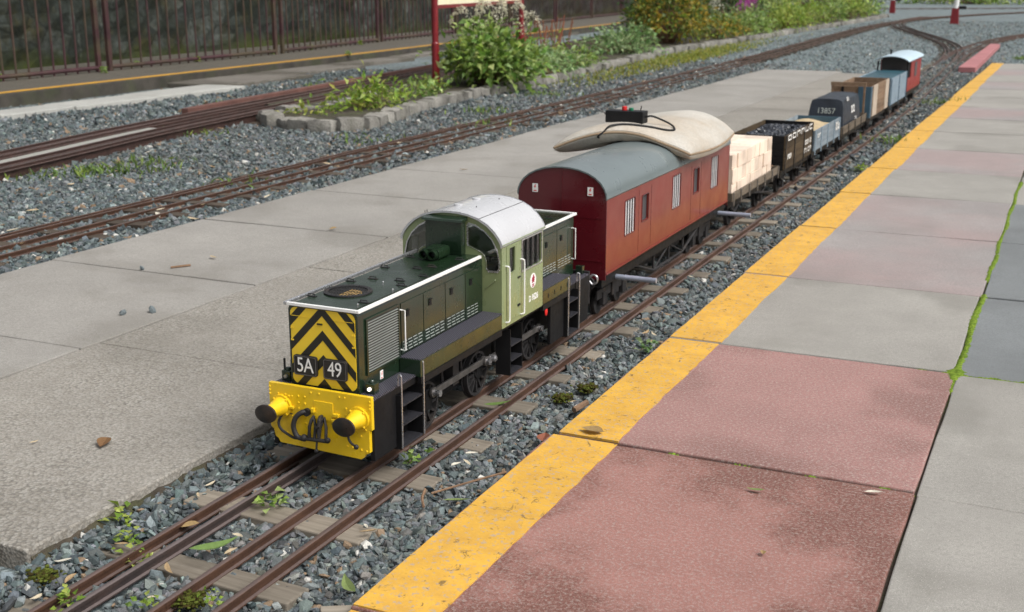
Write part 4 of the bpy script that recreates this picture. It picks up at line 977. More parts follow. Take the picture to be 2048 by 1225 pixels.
def open_wagon(name, label, y0, y1, zb, zt, hw, planks, side_m, end_m, floor_m='deck', group='open goods wagons in the train'):
    xn = xc((y0 + y1) / 2); root = empty(name, (xn, y0, ZR), label, 'wagon', group)
    underframe(root, y0, y1, xn, zb)
    mb = MB(); mb.box(xn - hw + .006, xn + hw - .006, y0 + .006, y1 - .006, zb, zb + .008); build('floor', mb, floor_m, root)
    ph = (zt - zb) / planks
    for k in range(planks):
        z0, z1 = zb + k * ph + .0006, zb + (k + 1) * ph - .0006
        for s in (1, -1):
            mb = MB(); mb.box(*sorted((xn + s * (hw - .006), xn + s * hw)), y0, y1, z0, z1); build('side_plank', mb, side_m, root, bevel=.0008)
        for ya in (y0 + .0005, y1 - .0065):
            mb = MB(); mb.box(xn - hw + .0065, xn + hw - .0065, ya, ya + .006, z0, z1); build('end_plank', mb, end_m, root, bevel=.0008)
    return root, xn
def ironwork(root, xn, y0, y1, zb, zt, hw, mat='black', n=2):
    L = y1 - y0
    for s in (1, -1):
        for a in [.0, .02] + [L * (i + 1) / (n + 1) for i in range(n)] + [L - .02]:
            if a == 0: continue
            mb = MB(); mb.box(*sorted((xn + s * (hw + .0003), xn + s * (hw + .0032))), y0 + a - .009, y0 + a + .009, zb - .02, zt); build('side_strap', mb, mat, root)
    for ya in (y0 - .0032, y1 + .0003):
        for u in (-.06, .06):
            mb = MB(); mb.box(xn + u - .008, xn + u + .008, ya, ya + .003, zb - .02, zt - .004); build('end_stanchion', mb, mat, root)

# 1: flat wagon with the timber
fw_, fx_ = open_wagon('flat_wagon', 'low flat wagon with weathered side planks carrying the pale timber blocks', 4.872, 5.735, .122, .158, .133, 1, 'deck', 'deck', group='wagons in the train')
ironwork(fw_, fx_, 4.872, 5.735, .122, .158, .133, 'steelrod', 5)
load = empty('timber_load', (fx_, 4.9, .131), 'stack of pale sawn timber blocks on the flat wagon behind the coach', 'timber')
cols, rows, deep = 9, 3, 2; L0, L1 = 4.90, 5.60; base = None; bw = (L1 - L0) / cols
for d in range(deep):
    for c in range(cols):
        for r_ in range(rows):
            wz = .060; mb = MB(); hx = .122
            if base is None:
                mb.box(0, .121, -bw / 2 + .0006, bw / 2 - .0006, 0, wz - .0008)
                base = build('timber_block', mb, 'timber', bevel=.0015); o = base
            else: o = base.copy(); COL.objects.link(o)
            o.parent = load; j = random.uniform(-.0035, .0035)
            o.location = Vector((fx_ + (-hx if d == 0 else .0008) + j, L0 + bw * (c + .5), .132 + r_ * wz)) - wloc(load)
mb = MB(); mb.tube([(fx_ + .09, 5.61, .19), (fx_ + .1, 5.66, .165), (fx_ + .11, 5.70, .16)], .003, 6); build('lashing', mb, 'twig', load)
# 2: brown coal wagon
b1, bx = open_wagon('coal_wagon', 'dark brown open wagon with white lettered top plank, filled with coal', 5.845, 6.53, .118, .286, .131, 5, 'wagon_brown', 'black')
ironwork(b1, bx, 5.845, 6.53, .118, .286, .131, 'black', 2)
mb = MB()
def letters(mb, x, y0, y1, z0, z1, n, seed):
    """worn unreadable white lettering: short strokes"""
    rnd = random.Random(seed); w = (y1 - y0) / n
    for k in range(n):
        a = y0 + w * k + w * .12; b = a + w * .7; h = z1 - z0; t = min(w * .26, h * .3)
        mb.box(x, x + .0006, a, a + t, z0, z1)
        if rnd.random() < .8: mb.box(x, x + .0006, a + t, b, z1 - t * .8, z1)
        if rnd.random() < .7: mb.box(x, x + .0006, a + t, b, z0, z0 + t * .8)
        if rnd.random() < .7: mb.box(x, x + .0006, b - t, b, z0 + t * .8, z1 - t * .8)
letters(mb, bx + .1345, 5.885, 6.50, .2555, .2835, 6, 3); letters(mb, bx + .1345, 6.31, 6.47, .188, .212, 4, 4); letters(mb, bx + .1345, 6.30, 6.48, .145, .17, 4, 5); letters(mb, bx + .1345, 5.90, 5.99, .165, .19, 3, 6)
build('lettering', mb, 'white', b1)['kind'] = 'stuff'
def heap(name, label, cat, xn, y0, y1, hw, z, hgt, n, size, mat, cols):
    V = []; F = []; Cc = []
    ico = ICO()
    for _ in range(n):
        x = xn + random.uniform(-hw, hw); y = random.uniform(y0, y1)
        e = 1 - max(abs(x - xn) / hw, abs(2 * (y - y0) / (y1 - y0) - 1)) ** 3
        s_ = size * random.uniform(.6, 1.3); v = ico[0] * (RNG.uniform(.75, 1.25, (12, 1))) * s_ * np.array([1, .85, .7]); q = RNG.normal(size=(3, 3)); q, _r = np.linalg.qr(q); v = v @ q.T
        F.append(ico[1] + len(V) * 12); V.append(v + np.array([x, y, z + hgt * e])); Cc.append(np.tile(np.array(cols) * random.uniform(.6, 1.5), (12, 1)))
    o = raw(name, np.concatenate(V), np.concatenate(F), mat, np.concatenate(Cc)); return o
def ICO():
    p = (1 + 5 ** .5) / 2
    v = np.array([(-1, p, 0), (1, p, 0), (-1, -p, 0), (1, -p, 0), (0, -1, p), (0, 1, p), (0, -1, -p), (0, 1, -p), (p, 0, -1), (p, 0, 1), (-p, 0, -1), (-p, 0, 1)], float) / math.sqrt(1 + p * p)
    f = np.array([(0, 11, 5), (0, 5, 1), (0, 1, 7), (0, 7, 10), (0, 10, 11), (1, 5, 9), (5, 11, 4), (11, 10, 2), (10, 7, 6), (7, 1, 8), (3, 9, 4), (3, 4, 2), (3, 2, 6), (3, 6, 8), (3, 8, 9), (4, 9, 5), (2, 4, 11), (6, 2, 10), (8, 6, 7), (9, 8, 1)])
    return v, f
MT['coal'] = attr_mat('coal', .35, .5, 200, .5, .6)
mb = MB(); mb.box(bx - .124, bx + .124, 5.852, 6.522, .13, .255); lo = build('coal_bed', mb, 'black', None, loc=(bx, 6.2, .13))
coal = empty('coal_load', (bx, 6.2, .13), 'heap of dark coal lumps filling the brown wagon', 'coal', None, 'stuff')
lo.parent = coal; lo.location = (0, 0, 0)
ho = heap('coal_lumps', '', '', bx, 5.865, 6.51, .112, .256, .016, 420, .013, 'coal', (.022, .026, .036)); ho.parent = coal; ho.location = -Vector(coal.location)
# 3: grey wagon with sand
g1, gx = open_wagon('grey_wagon', 'light grey four plank open wagon half filled with pale sand', 6.60, 7.365, .118, .23, .128, 4, 'wagon_grey', 'wagon_blue')
ironwork(g1, gx, 6.60, 7.365, .118, .23, .128, 'wagon_lblue', 3)
mb = MB(); letters(mb, gx + .1315, 7.20, 7.33, .168, .212, 2, 9); letters(mb, gx + .1315, 6.66, 6.76, .185, .205, 2, 10); build('lettering', mb, 'white', g1)['kind'] = 'stuff'
mb = MB(); sv = []; sf = []
for j in range(15):
    for i in range(9): sv.append((gx - .121 + .242 * i / 8, 6.607 + .75 * j / 14, .205 + .012 * math.sin(i * .8) * math.sin(j * .6) + random.uniform(-.002, .002)))
for j in range(14):
    for i in range(8): a = j * 9 + i; sf.append((a, a + 1, a + 10, a + 9))
mb.add(sv, sf); mb.box(gx - .12, gx + .12, 6.608, 7.356, .127, .19)
tag(build('sand_load', mb, 'sand', None, loc=(gx, 7, .127), smooth=True), 'pale sand load inside the light grey wagon', 'sand')
# 4: flat wagon with sheeted load
f2, f2x = open_wagon('flat_wagon', 'low flat wagon with bleached side plank carrying the sheeted load', 7.455, 8.39, .108, .158, .126, 1, 'deck', 'deck', group='wagons in the train')
ironwork(f2, f2x, 7.455, 8.39, .108, .158, .126, 'black', 3)
mb = MB()
for u in (-.105, .105): mb.box(f2x + u - .006, f2x + u + .006, 8.345, 8.36, .158, .335)
mb.box(f2x - .115, f2x + .115, 8.342, 8.363, .335, .358); build('end_rack', mb, 'wagon_tan', f2)
tl = empty('tarpaulin_load', (f2x, 7.9, .117), 'navy blue sheeted load with white figures on its sloping end', 'load')
mb = MB(); n = 10; vs = []
prof = [(.113, .118), (.106, .2), (.099, .272), (.092, .299), (.06, .308), (0, .311), (-.06, .308), (-.092, .299), (-.099, .272), (-.106, .2), (-.113, .118)]
YS = [7.565, 7.60, 7.63, 7.75, 7.9, 8.05, 8.16, 8.19, 8.215]
for j, y in enumerate(YS):
    for (u, z) in prof:
        k = 0 if j in (0, len(YS) - 1) else 1
        yy = y + ((.05 if j == 0 else .012 if j == 1 else -.05 if j == len(YS) - 1 else -.012 if j == len(YS) - 2 else 0) * ((z - .118) / .227)) + random.uniform(-.002, .002)
        vs.append((f2x + u + random.uniform(-.002, .002), yy, min(z, .326) + random.uniform(-.0025, .0025) - (.012 if k == 0 and z > .3 else 0)))
m = len(prof); fs = [tuple(range(m)), tuple(range(m * (len(YS) - 1), m * len(YS)))]
for j in range(len(YS) - 1):
    for k in range(m - 1): a = j * m + k; fs.append((a, a + 1, a + m + 1, a + m))
    fs.append((j * m, j * m + m - 1, j * m + 2 * m - 1, j * m + m))
mb.add(vs, fs); ts = build('tarpaulin_sheet', mb, 'tarp', tl, bevel=.004, smooth=True)
sl = math.atan2(.05, .22)
mb = text_mesh('13857', .047, lambda a, b, d: (f2x + a, 7.592 - .004 - d + b * .20, .238 + b), .001, xs=.95); build('sheet_number', mb, M('chalk_white', (.40, .44, .41), .7, var=.3, scale=60), ts)
mb = MB(); letters(mb, 0, 7.86, 8.0, .205, .25, 2, 12); letters(mb, 0, 7.72, 7.80, .29, .315, 2, 13); letters(mb, 0, 7.98, 8.06, .155, .175, 2, 14)
mb.v = [(f2x + .117 - (z - .118) * .105 + x, y, z) for x, y, z in mb.v]; build('sheet_marks', mb, 'white', ts)
# 5: tan wagon
w5, x5 = open_wagon('tan_wagon', 'tall tan and brown planked open wagon with cream and dark blue panels', 8.485, 9.335, .108, .322, .126, 6, 'wagon_tan', 'wagon_tan')
ironwork(w5, x5, 8.485, 9.335, .108, .322, .126, 'black', 0)
for a, b, m in ((8.486, 8.545, 'wagon_blue'), (8.60, 8.78, 'wagon_cream'), (9.16, 9.325, 'wagon_cream')):
    mb = MB(); mb.box(x5 + .1265, x5 + .1300, a, b, .112, .321); build('painted_panel', mb, m, w5)
mb = MB(); mb.box(x5 + .045, x5 + .1262, 8.4795, 8.4842, .112, .321); build('painted_panel', mb, 'wagon_blue', w5)
mb = MB(); mb.box(x5 + .0, x5 + .042, 8.4795, 8.4842, .112, .24); build('painted_panel', mb, M('rust_orange', (.30, .10, .03), .7), w5)
# 6: pale blue wagon with dark teal load
w6, x6 = open_wagon('blue_wagon', 'pale blue grey open wagon covered by a dark teal sheet', 9.50, 10.40, .104, .306, .126, 6, 'wagon_lblue', 'wagon_blue')
ironwork(w6, x6, 9.50, 10.40, .104, .306, .126, 'wagon_blue', 1)
mb = MB(); mb.plate([(-.122, .285), (.122, .285), (.122, .300), (.06, .3075), (-.06, .3075), (-.122, .300)], [], lambda a, b, d: (x6 + a, d, b), 9.508, 10.392)
tag(build('wagon_sheet', mb, 'teal', None, loc=(x6, 9.95, .285), bevel=.003), 'dark teal sheet lying across the top of the pale blue wagon', 'sheet')
# 7: guard van
vy0, vy1 = 10.52, 11.42; vx = xc(10.95)
van = empty('guard_van', (vx, vy0, ZR), 'red guard van with pale roof and dark open verandah at the tail of the train', 'wagon', 'wagons in the train')
underframe(van, vy0, vy1, vx, .118)
mb = MB(); mb.box(vx - .125, vx + .125, vy0, vy1, .118, .128); build('floor', mb, 'black', van)
mb = MB(); mb.box(vx - .118, vx + .118, vy0 + .20, vy1 - .02, .1285, .372); build('van_body', mb, 'desk', van)
for s in (1, -1):
    for k in range(10):
        a = vy0 + .2 + (vy1 - .02 - vy0 - .2) * k / 10; b = vy0 + .2 + (vy1 - .02 - vy0 - .2) * (k + 1) / 10
        mb = MB(); mb.box(*sorted((vx + s * .1182, vx + s * .1245)), a + .001, b - .001, .129, .372); build('side_plank', mb, 'van_red', van)
    mb = MB(); mb.box(*sorted((vx + s * .1246, vx + s * .1275)), 10.95, 11.10, .225, .345); build('window_pane', mb, 'desk', van)
    mb = MB(); mb.box(*sorted((vx + s * .1246, vx + s * .1272)), 10.72, 11.39, .175, .182); build('waist_rail', mb, 'van_red', van)
    mb = MB(); mb.box(*sorted((vx + s * .118, vx + s * .1245)), vy0 + .002, vy0 + .199, .129, .235); build('verandah_side', mb, 'van_red', van)
    mb = MB(); mb.box(*sorted((vx + s * .112, vx + s * .1245)), vy0 + .002, vy0 + .014, .2352, .372); build('verandah_post', mb, 'black', van)
mb = MB(); mb.box(vx - .1175, vx + .1175, vy0 + .002, vy0 + .008, .129, .235); build('verandah_front', mb, 'black', van)
vr = [(.140 * c, z) for c, z in [(1, .372), (.9, .384), (.7, .397), (.45, .407), (.2, .412), (0, .413), (-.2, .412), (-.45, .407), (-.7, .397), (-.9, .384), (-1, .372)]]
mb = MB(); mb.plate([(u, z + .006) for u, z in vr] + [(u, z + .001) for u, z in reversed(vr)], [], lambda a, b, d: (vx + a, d, b), vy0 - .1, vy1 + .03); build('van_roof', mb, 'van_roof', van, smooth=True)
mb = MB(); mb.plate(vr, [], lambda a, b, d: (vx + a * .88, d, min(b, .412)), vy0 + .2, vy0 + .205); build('van_end', mb, 'desk', van)
mb = MB(); mb.cyl((vx - .06, vy0 + .3, .40), (vx - .06, vy0 + .3, .45), .008, 10); build('chimney', mb, 'black', van)

# ------------------------------------------------------------------ rear platform, fence, wall, sign
def sc92(P): return [(x * .93, y * .93) for x, y in P]
def rear_x(y, pts): return float(np.interp(y, [p[1] for p in pts], [p[0] for p in pts]))
YL = [(-8.75, 2.0), (-8.98, 8.27), (-9.32, 14.84), (-10.64, 30.5), (-12.0, 46)]
FEN = [(-10.0, 4.0), (-10.35, 9.55), (-10.68, 15.1), (-11.25, 19.0), (-12.4, 28.0), (-13.9, 40.9)]
WAL = [(-11.0, 3.0), (-11.35, 10.8), (-11.68, 13.4), (-12.0, 17.4), (-13.2, 28.0), (-14.9, 46.0)]
YL, FEN, WAL = sc92(YL), [(x * .908, y * .908) for x, y in FEN], sc92(WAL)
mb = MB(); ys = list(np.linspace(2, 46, 45)); n = len(ys)
vs = [(rear_x(y, YL), y, .075) for y in ys] + [(rear_x(y, WAL) - .4, y, .075) for y in ys] + [(rear_x(y, YL), y, -.05) for y in ys]
fs = [(i, i + 1, n + i + 1, n + i) for i in range(n - 1)]
mb.add(vs, fs); rp = build('rear_platform', mb, 'path'); tag(rp, 'old worn concrete platform along the foot of the fence', None, None, 'structure')
mb = MB(); vs = [(rear_x(y, YL) - .005, y, .079) for y in ys] + [(rear_x(y, YL) - .12, y, .079) for y in ys]
mb.add(vs, [(i, i + 1, n + i + 1, n + i) for i in range(n - 1)]); build('painted_line', mb, 'yline2', rp)
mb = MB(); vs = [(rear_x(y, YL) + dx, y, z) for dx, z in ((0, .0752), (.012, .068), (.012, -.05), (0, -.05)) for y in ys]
mb.add(vs, [(k * n + i, k * n + i + 1, (k + 1) * n + i + 1, (k + 1) * n + i) for k in range(3) for i in range(n - 1)]); build('platform_edge', mb, M('dark_edge_stone', (.05, .044, .036), .9, var=.4, scale=6, col2=(.05, .06, .025)), rp)  # vertical face, coloured darker than the platform top
# concrete strip beside it, pale slabs at its near end
strip = empty('concrete_path', (-8.4, 8, -.05), 'narrow concrete path along the rear platform edge', None, None, 'structure')
prev = 2.5
for y in [4.0, 5.4, 6.9, 7.72, 8.72, 9.95, 11.6, 13.2, 14.9, 16.6, 18.4, 20.2, 22, 24, 26, 28, 30, 32]:
    pale = 6.8 < prev < 9.8; x1 = rear_x(y, YL) + .05
    slab(strip, x1 if not pale else x1 + .45, -7.50 - (.0 if pale else .2 if y < 10 else .17 * (y - 10)), prev + .01, y - .01, 'slab_pale' if pale else 'path', top=.006 if pale else .004, bev=.01, jit=.03); prev = y
# fence: posts in pairs, pickets and rails
fence = empty('iron_fence', (-10.6, 14, .05), 'dark red iron railing fence with paired posts in front of the stone wall', 'fence')
FH = 1.35
def fence_pt(d):
    acc = 0
    for a, b in zip(FEN[:-1], FEN[1:]):
        L = math.hypot(b[0] - a[0], b[1] - a[1])
        if d <= acc + L: t = (d - acc) / L; return a[0] + (b[0] - a[0]) * t, a[1] + (b[1] - a[1]) * t, math.atan2(b[1] - a[1], b[0] - a[0])
        acc += L
    return None
d0 = 0
tot = sum(math.hypot(b[0] - a[0], b[1] - a[1]) for a, b in zip(FEN[:-1], FEN[1:]))
mb = MB(); mb.cyl((0, 0, 0), (0, 0, FH), .011, 6); pk = build('picket', mb, 'fence_red'); mb = MB(); mb.box(-.028, .028, -.022, .022, 0, FH + .06); po = build('post', mb, 'fence_red', bevel=.004); np_, nk = 0, 0
# first post pair measured at y = 11.2; panels of 3.85 m
start = None
dd = 0
while True:
    p = fence_pt(dd)
    if p is None or p[1] > 10.17: break
    dd += .01
first_pair = dd
pairs = [first_pair + 3.5 * k for k in range(-2, 10) if 0 <= first_pair + 3.5 * k < tot - .3]
ob = wloc(fence)
for pd in pairs:
    for e in (-.09, .09):
        q = fence_pt(pd + e)
        if q is None: continue
        o = po if np_ == 0 else po.copy()
        if np_: COL.objects.link(o)
        np_ += 1; o.parent = fence; o.location = Vector((q[0], q[1], .075)) - ob; o.rotation_euler.z = q[2]
d = .05
while d < tot - .1:
    if min(abs(d - pd) for pd in pairs) > .16:
        q = fence_pt(d); o = pk if nk == 0 else pk.copy()
        if nk: COL.objects.link(o)
        nk += 1; o.parent = fence; o.location = Vector((q[0], q[1], .075)) - ob; o.rotation_euler = (random.uniform(-.006, .006), random.uniform(-.006, .006), 0)
    d += .174
edges = [0] + pairs + [tot - .02]
for a, b in zip(edges[:-1], edges[1:]):
    if b - a < .3: continue
    for z, r in ((.118, .022), (1.27, .02)):
        pa, pb = fence_pt(a + (.1 if a else 0)), fence_pt(b - .1); mb = MB()
        mid = fence_pt((a + b) / 2)
        mb.tube([(pa[0], pa[1], z), (mid[0], mid[1], z), (pb[0], pb[1], z)], r, 8); build('rail', mb, 'fence_red', fence)
# stone wall with uneven face
mb = MB(); ys = np.linspace(3, 42, 150); zs = np.linspace(.03, 3.2, 26); vs = []
for y in ys:
    for z in zs: vs.append((rear_x(y, WAL) + random.uniform(-.025, .025) - .03 * z, y, z))
m = len(zs); fs = [(i * m + k, i * m + k + 1, (i + 1) * m + k + 1, (i + 1) * m + k) for i in range(len(ys) - 1) for k in range(m - 1)]
vb = len(vs); vs += [(rear_x(y, WAL) - .5, y, z) for y in (3, 42) for z in (.03, 3.2)]
fs += [tuple([i * m + m - 1 for i in range(len(ys))] + [vb + 3, vb + 1])]
mb.add(vs, fs); tag(build('stone_wall', mb, 'wall', None, loc=(-12, 15, 0)), 'tall dark mossy stone wall behind the red fence', 'wall')

sign = empty('station_sign', (-5.64, 10.51, -.03), 'cream and blue name board on two dark red posts in the flower bed', 'sign')
s1, s2 = (-5.639, 10.513), (-6.30, 14.0)
for (x, y) in (s1, s2):
    mb = MB(); mb.cyl((x, y, -.06), (x, y, .43), .037, 18); mb.cyl((x, y, .43), (x, y, .445), .037, 18, .031); mb.cyl((x, y, .445), (x, y, 1.75), .031, 18); mb.ball((x, y, 1.77), .04, 12, 8); build('post', mb, 'red_post', sign, smooth=True)
def onsign(t, z, off=0.0):
    dx, dy = s2[0] - s1[0], s2[1] - s1[1]; L = math.hypot(dx, dy); return (s1[0] + dx * t + dy / L * off, s1[1] + dy * t - dx / L * off, z)
def signbox(t0, t1, z0, z1, o0, o1):
    mb = MB(); v = [onsign(t, z, o) for z in (z0, z1) for t, o in ((t0, o0), (t1, o0), (t1, o1), (t0, o1))]
    return mb.add(v, [(0, 3, 2, 1), (4, 5, 6, 7), (0, 1, 5, 4), (1, 2, 6, 5), (2, 3, 7, 6), (3, 0, 4, 7)])
bd = build('sign_board', signbox(.01, .99, .79, 1.55, -.012, .012), 'cream', sign)
for z0, z1 in ((.755, .789), (1.551, 1.585)): build('sign_frame', signbox(.01, .99, z0, z1, -.02, .02), 'red_post', sign, bevel=.003)
build('sign_panel', signbox(.50, .70, .84, 1.2, .0122, .0145), 'blue', bd); build('sign_panel', signbox(.26, .49, .835, 1.2, .0122, .0145), 'wagon_lblue', bd)

# far bollards
for x, y, w, h, lab in ((-3.0, 33.9, .11, .36, 'dark red point lever box with white top beside the far junction'), (-6.09, 45.2, .10, .40, 'small red post with white top at the far end of the flower bed')):
    r = empty('lever_post', (x, y, -.047), lab, 'post', 'red lever posts')
    mb = MB(); mb.add([(x - w, y - .08, -.05), (x + w, y - .08, -.05), (x + w, y + .08, -.05), (x - w, y + .08, -.05), (x - w * .75, y - .06, h), (x + w * .75, y - .06, h), (x + w * .75, y + .06, h), (x - w * .75, y + .06, h)], [(0, 3, 2, 1), (4, 5, 6, 7), (0, 1, 5, 4), (1, 2, 6, 5), (2, 3, 7, 6), (3, 0, 4, 7)]); build('post_base', mb, 'red_post', r, bevel=.01)
    mb = MB(); mb.cyl((x, y, h), (x + .03, y, h + .32), .07, 12, .06); build('post_cap', mb, 'white', r, smooth=True)
    mb = MB(); mb.box(x + .07, x + .26, y - .03, y + .03, h - .03, h + .05); build('lever', mb, 'black', r, bevel=.01)

# ------------------------------------------------------------------ flower bed
KERB = [(-5.62, 7.72), (-5.40, 7.50), (-5.1, 7.38), (-4.78, 7.34), (-4.68, 7.55), (-4.72, 7.9), (-4.86, 8.5), (-4.97, 9.1), (-5.05, 9.8), (-5.04, 10.6), (-5.0, 11.4), (-5.1, 12.4), (-5.26, 14.0), (-5.48, 16.2), (-5.62, 18.5), (-5.60, 20.9), (-5.52, 23.8), (-5.56, 27), (-5.46, 33), (-5.5, 40)]
bed = MB(); inner = [(x - .05, y) for x, y in KERB[2:]]; back = [(-6.25 - .10 * max(0, y - 8), y) for y in (40, 33, 27, 23, 20, 17, 14, 12, 10, 8.6)]; back = [(max(x, -8.6), y) for x, y in back]
ring = inner + back; vs = [(x, y, .03) for x, y in ring] + [(x, y, -.06) for x, y in ring]; n = len(ring)
tri = tessellate_polygon([[Vector((x, y, 0)) for x, y in ring]])
bed.add(vs, [tuple(t) for t in tri] + [(i, (i + 1) % n, n + (i + 1) % n, n + i) for i in range(n)])
tag(build('flower_bed', bed, 'soil'), 'long planted soil bed edged with stones', None, None, 'structure')
border = empty('stone_border', (-5.0, 8.0, -.047), 'row of rough grey edging stones along the flower bed', 'border')
def stone_mesh(seed):
    bm = bmesh.new(); bmesh.ops.create_cube(bm, size=1); bmesh.ops.subdivide_edges(bm, edges=bm.edges[:], cuts=2, use_grid_fill=True)
    rd = random.Random(seed)
    for v in bm.verts:
        c = v.co; k = sum(abs(abs(q) - .5) < 1e-4 for q in c); f = 1 - .07 * max(0, k - 1)
        v.co = Vector((c.x * f + rd.uniform(-.05, .05), c.y * f + rd.uniform(-.05, .05), c.z * f + rd.uniform(-.05, .05)))
    me = bpy.data.meshes.new('stone'); bm.to_mesh(me); bm.free(); me.materials.append(MT['kerbstone'])
    me.polygons.foreach_set('use_smooth', [True] * len(me.polygons)); me.set_sharp_from_angle(angle=R(28)); return me
SM = [stone_mesh(k) for k in range(7)]
def put_stone(x, y, L, wd, h, ang, zc=None):
    o = bpy.data.objects.new('stone', random.choice(SM)); COL.objects.link(o); o.parent = border
    o.location = Vector((x, y, (h / 2 - .062) if zc is None else zc)) - wloc(border); o.rotation_euler = (random.uniform(-.08, .08), random.uniform(-.08, .08), ang + random.uniform(-.15, .15)); o.scale = (L, wd, h)
def along(pts, fn, step):
    acc = 0
    for a, b in zip(pts[:-1], pts[1:]):
        L = math.hypot(b[0] - a[0], b[1] - a[1])
        while acc < L:
            t = acc / L; s_ = step(a[1] + (b[1] - a[1]) * t); fn(a[0] + (b[0] - a[0]) * t, a[1] + (b[1] - a[1]) * t, s_, math.atan2(b[1] - a[1], b[0] - a[0])); acc += s_
        acc -= L
along(KERB, lambda x, y, s_, a: put_stone(x, y, s_ * .98, random.uniform(.12, .15), random.uniform(.10, .125), a), lambda y: random.uniform(.14, .22) if y < 13 else random.uniform(.4, .6))
along([(-5.62, 7.75), (-5.55, 8.2), (-5.62, 8.8), (-5.75, 9.6)], lambda x, y, s_, a: put_stone(x, y, s_ * .95, .15, random.uniform(.10, .13), a), lambda y: random.uniform(.2, .3))

def leaf_cloud(P, Nrm, size, cols, aspect=.42, curl=.25):
    """P (n,3) leaf bases, Nrm (n,3) directions the leaf points; folded diamond leaves with a bent tip"""
    n = len(P); d = Nrm / (np.linalg.norm(Nrm, axis=1, keepdims=True) + 1e-9)
    r = RNG.normal(size=(n, 3)); up = np.array([0, 0, 1.]) + r * .45; s = np.cross(d, up); s /= (np.linalg.norm(s, axis=1, keepdims=True) + 1e-9); nn = np.cross(s, d)
    L = size * RNG.uniform(.65, 1.3, (n, 1)); W_ = L * aspect * RNG.uniform(.8, 1.2, (n, 1))
    b = P; m1 = P + d * L * .5 + nn * L * .04; tip = P + d * L - nn * L * curl * RNG.uniform(.3, 1.4, (n, 1))
    l = P + d * L * .42 + s * W_ * .5 + nn * L * .10; rr = P + d * L * .42 - s * W_ * .5 + nn * L * .10
    V = np.stack([b, l, tip, rr, m1], 1).reshape(-1, 3); k = np.arange(n)[:, None] * 5
    F = np.concatenate([k + np.array([[0, 4, 1]]), k + np.array([[1, 4, 2]]), k + np.array([[0, 3, 4]]), k + np.array([[3, 2, 4]])], 0)
    return V, F, np.repeat(cols, 5, 0)
GREENS = {'mid': ((.23, .335, .065), (.12, .21, .04), (.37, .47, .17)), 'lime': ((.24, .34, .045), (.15, .25, .03), (.36, .42, .09)), 'yel': ((.17, .22, .03), (.08, .13, .02), (.36, .26, .03)), 'dark': ((.035, .075, .02), (.02, .045, .012), (.06, .11, .03)), 'pale': ((.21, .32, .12), (.12, .22, .07), (.32, .42, .2))}
def plant(name, label, cat, x, y, z0, rx, ry, h, nclump, per, size, pal, aspect=.42, group=None, tall=0.0, curl=.3):
    root = empty(name, (x, y, z0), label, cat, group); pal = GREENS[pal]
    P, D, Cc = [], [], []; st = MB()
    for k in range(nclump):
        a = RNG.uniform(0, 2 * math.pi); rr = math.sqrt(RNG.uniform(0, 1)); zz = (RNG.uniform(.18, 1) ** .75) * math.sqrt(max(.05, 1 - .75 * rr * rr))
        c = np.array([rx * rr * math.cos(a), ry * rr * math.sin(a), h * zz * (1 + tall * RNG.uniform(-.1, .3))])
        st.tube([(x, y, z0), (x + c[0] * .45 + RNG.normal() * .01, y + c[1] * .45, z0 + c[2] * .6), (x + c[0], y + c[1], z0 + c[2])], [.005 * h + .003, .003 * h + .002, .0015], 5)
        base = np.array(pal[RNG.integers(0, 3)]); cr = size * 2.0
        off = RNG.normal(size=(per, 3)) * np.array([1, 1, .7]) * cr * .55; p = c + off; p[:, 2] = np.maximum(p[:, 2], .01)
        d = off * .8 / cr + np.array([c[0] / rx * .5, c[1] / ry * .5, .25]) + RNG.normal(size=(per, 3)) * .45
        P.append(p + np.array([x, y, z0])); D.append(d); Cc.append(base * RNG.uniform(.6, 1.45, (per, 1)) * RNG.uniform(.9, 1.12, (per, 3)))
    V, F, C_ = leaf_cloud(np.concatenate(P), np.concatenate(D), size, np.concatenate(Cc), aspect, curl)
    f = raw('foliage', V - np.array([x, y, z0]), F, 'leaf', C_, root); build('stem', st, 'soil' if False else 'twig', root)
    return root
def plume(root, pts, n, size, col, w):
    P, D = [], []; pts = crom(pts, 6); org = wloc(root)
    for k in range(n):
        t = random.random() ** .8; p = pts[min(int(t * (len(pts) - 1)), len(pts) - 1)]
        P.append(np.array(p) + RNG.normal(size=3) * w * (1.1 - t)); D.append(RNG.normal(size=3) + np.array([0, 0, .2]))
    V, F, C_ = leaf_cloud(np.array(P), np.array(D), size, np.array(col) * RNG.uniform(.75, 1.15, (n, 1)), .5)
    raw('flower_plume', V - np.array(org), F, 'leaf', C_, root)['kind'] = 'stuff'
b1_ = plant('shrub', 'big leafy green shrub with drooping cream plumes beside the sign post', 'shrub', -5.22, 10.85, -.02, .42, .38, .58, 130, 16, .092, 'mid', .5, tall=.3)
bz = -.02
for (dx, dy, hh, lean) in ((-.15, -.1, .74, -.22), (-.02, -.1, .82, -.06), (.10, .0, .82, .10), (.22, .05, .80, .16), (.30, .1, .70, .22), (-.05, .2, .8, -.15), (.16, -.1, .86, .05)):
    X, Y = -5.22 + dx, 10.85 + dy
    plume(b1_, [(X, Y, hh * .75), (X + lean * .25, Y, hh), (X + lean * .7, Y - .02, hh - .02), (X + lean, Y - .03, hh - .14)], 130, .028, (.78, .74, .60), .026)
plant('shrub', 'low bright green plant at the stone end of the flower bed', 'plant', -5.12, 8.45, -.02, .26, .34, .22, 34, 14, .07, 'lime', .4)
plant('plant', 'small leafy plant spilling over the edging stones near the red post', 'plant', -5.22, 9.5, -.02, .20, .30, .14, 22, 12, .055, 'mid', .5)
plant('plant', 'pale leafy plant creeping behind the first edging stones', 'plant', -5.25, 7.85, -.02, .16, .2, .10, 14, 10, .05, 'lime', .5)
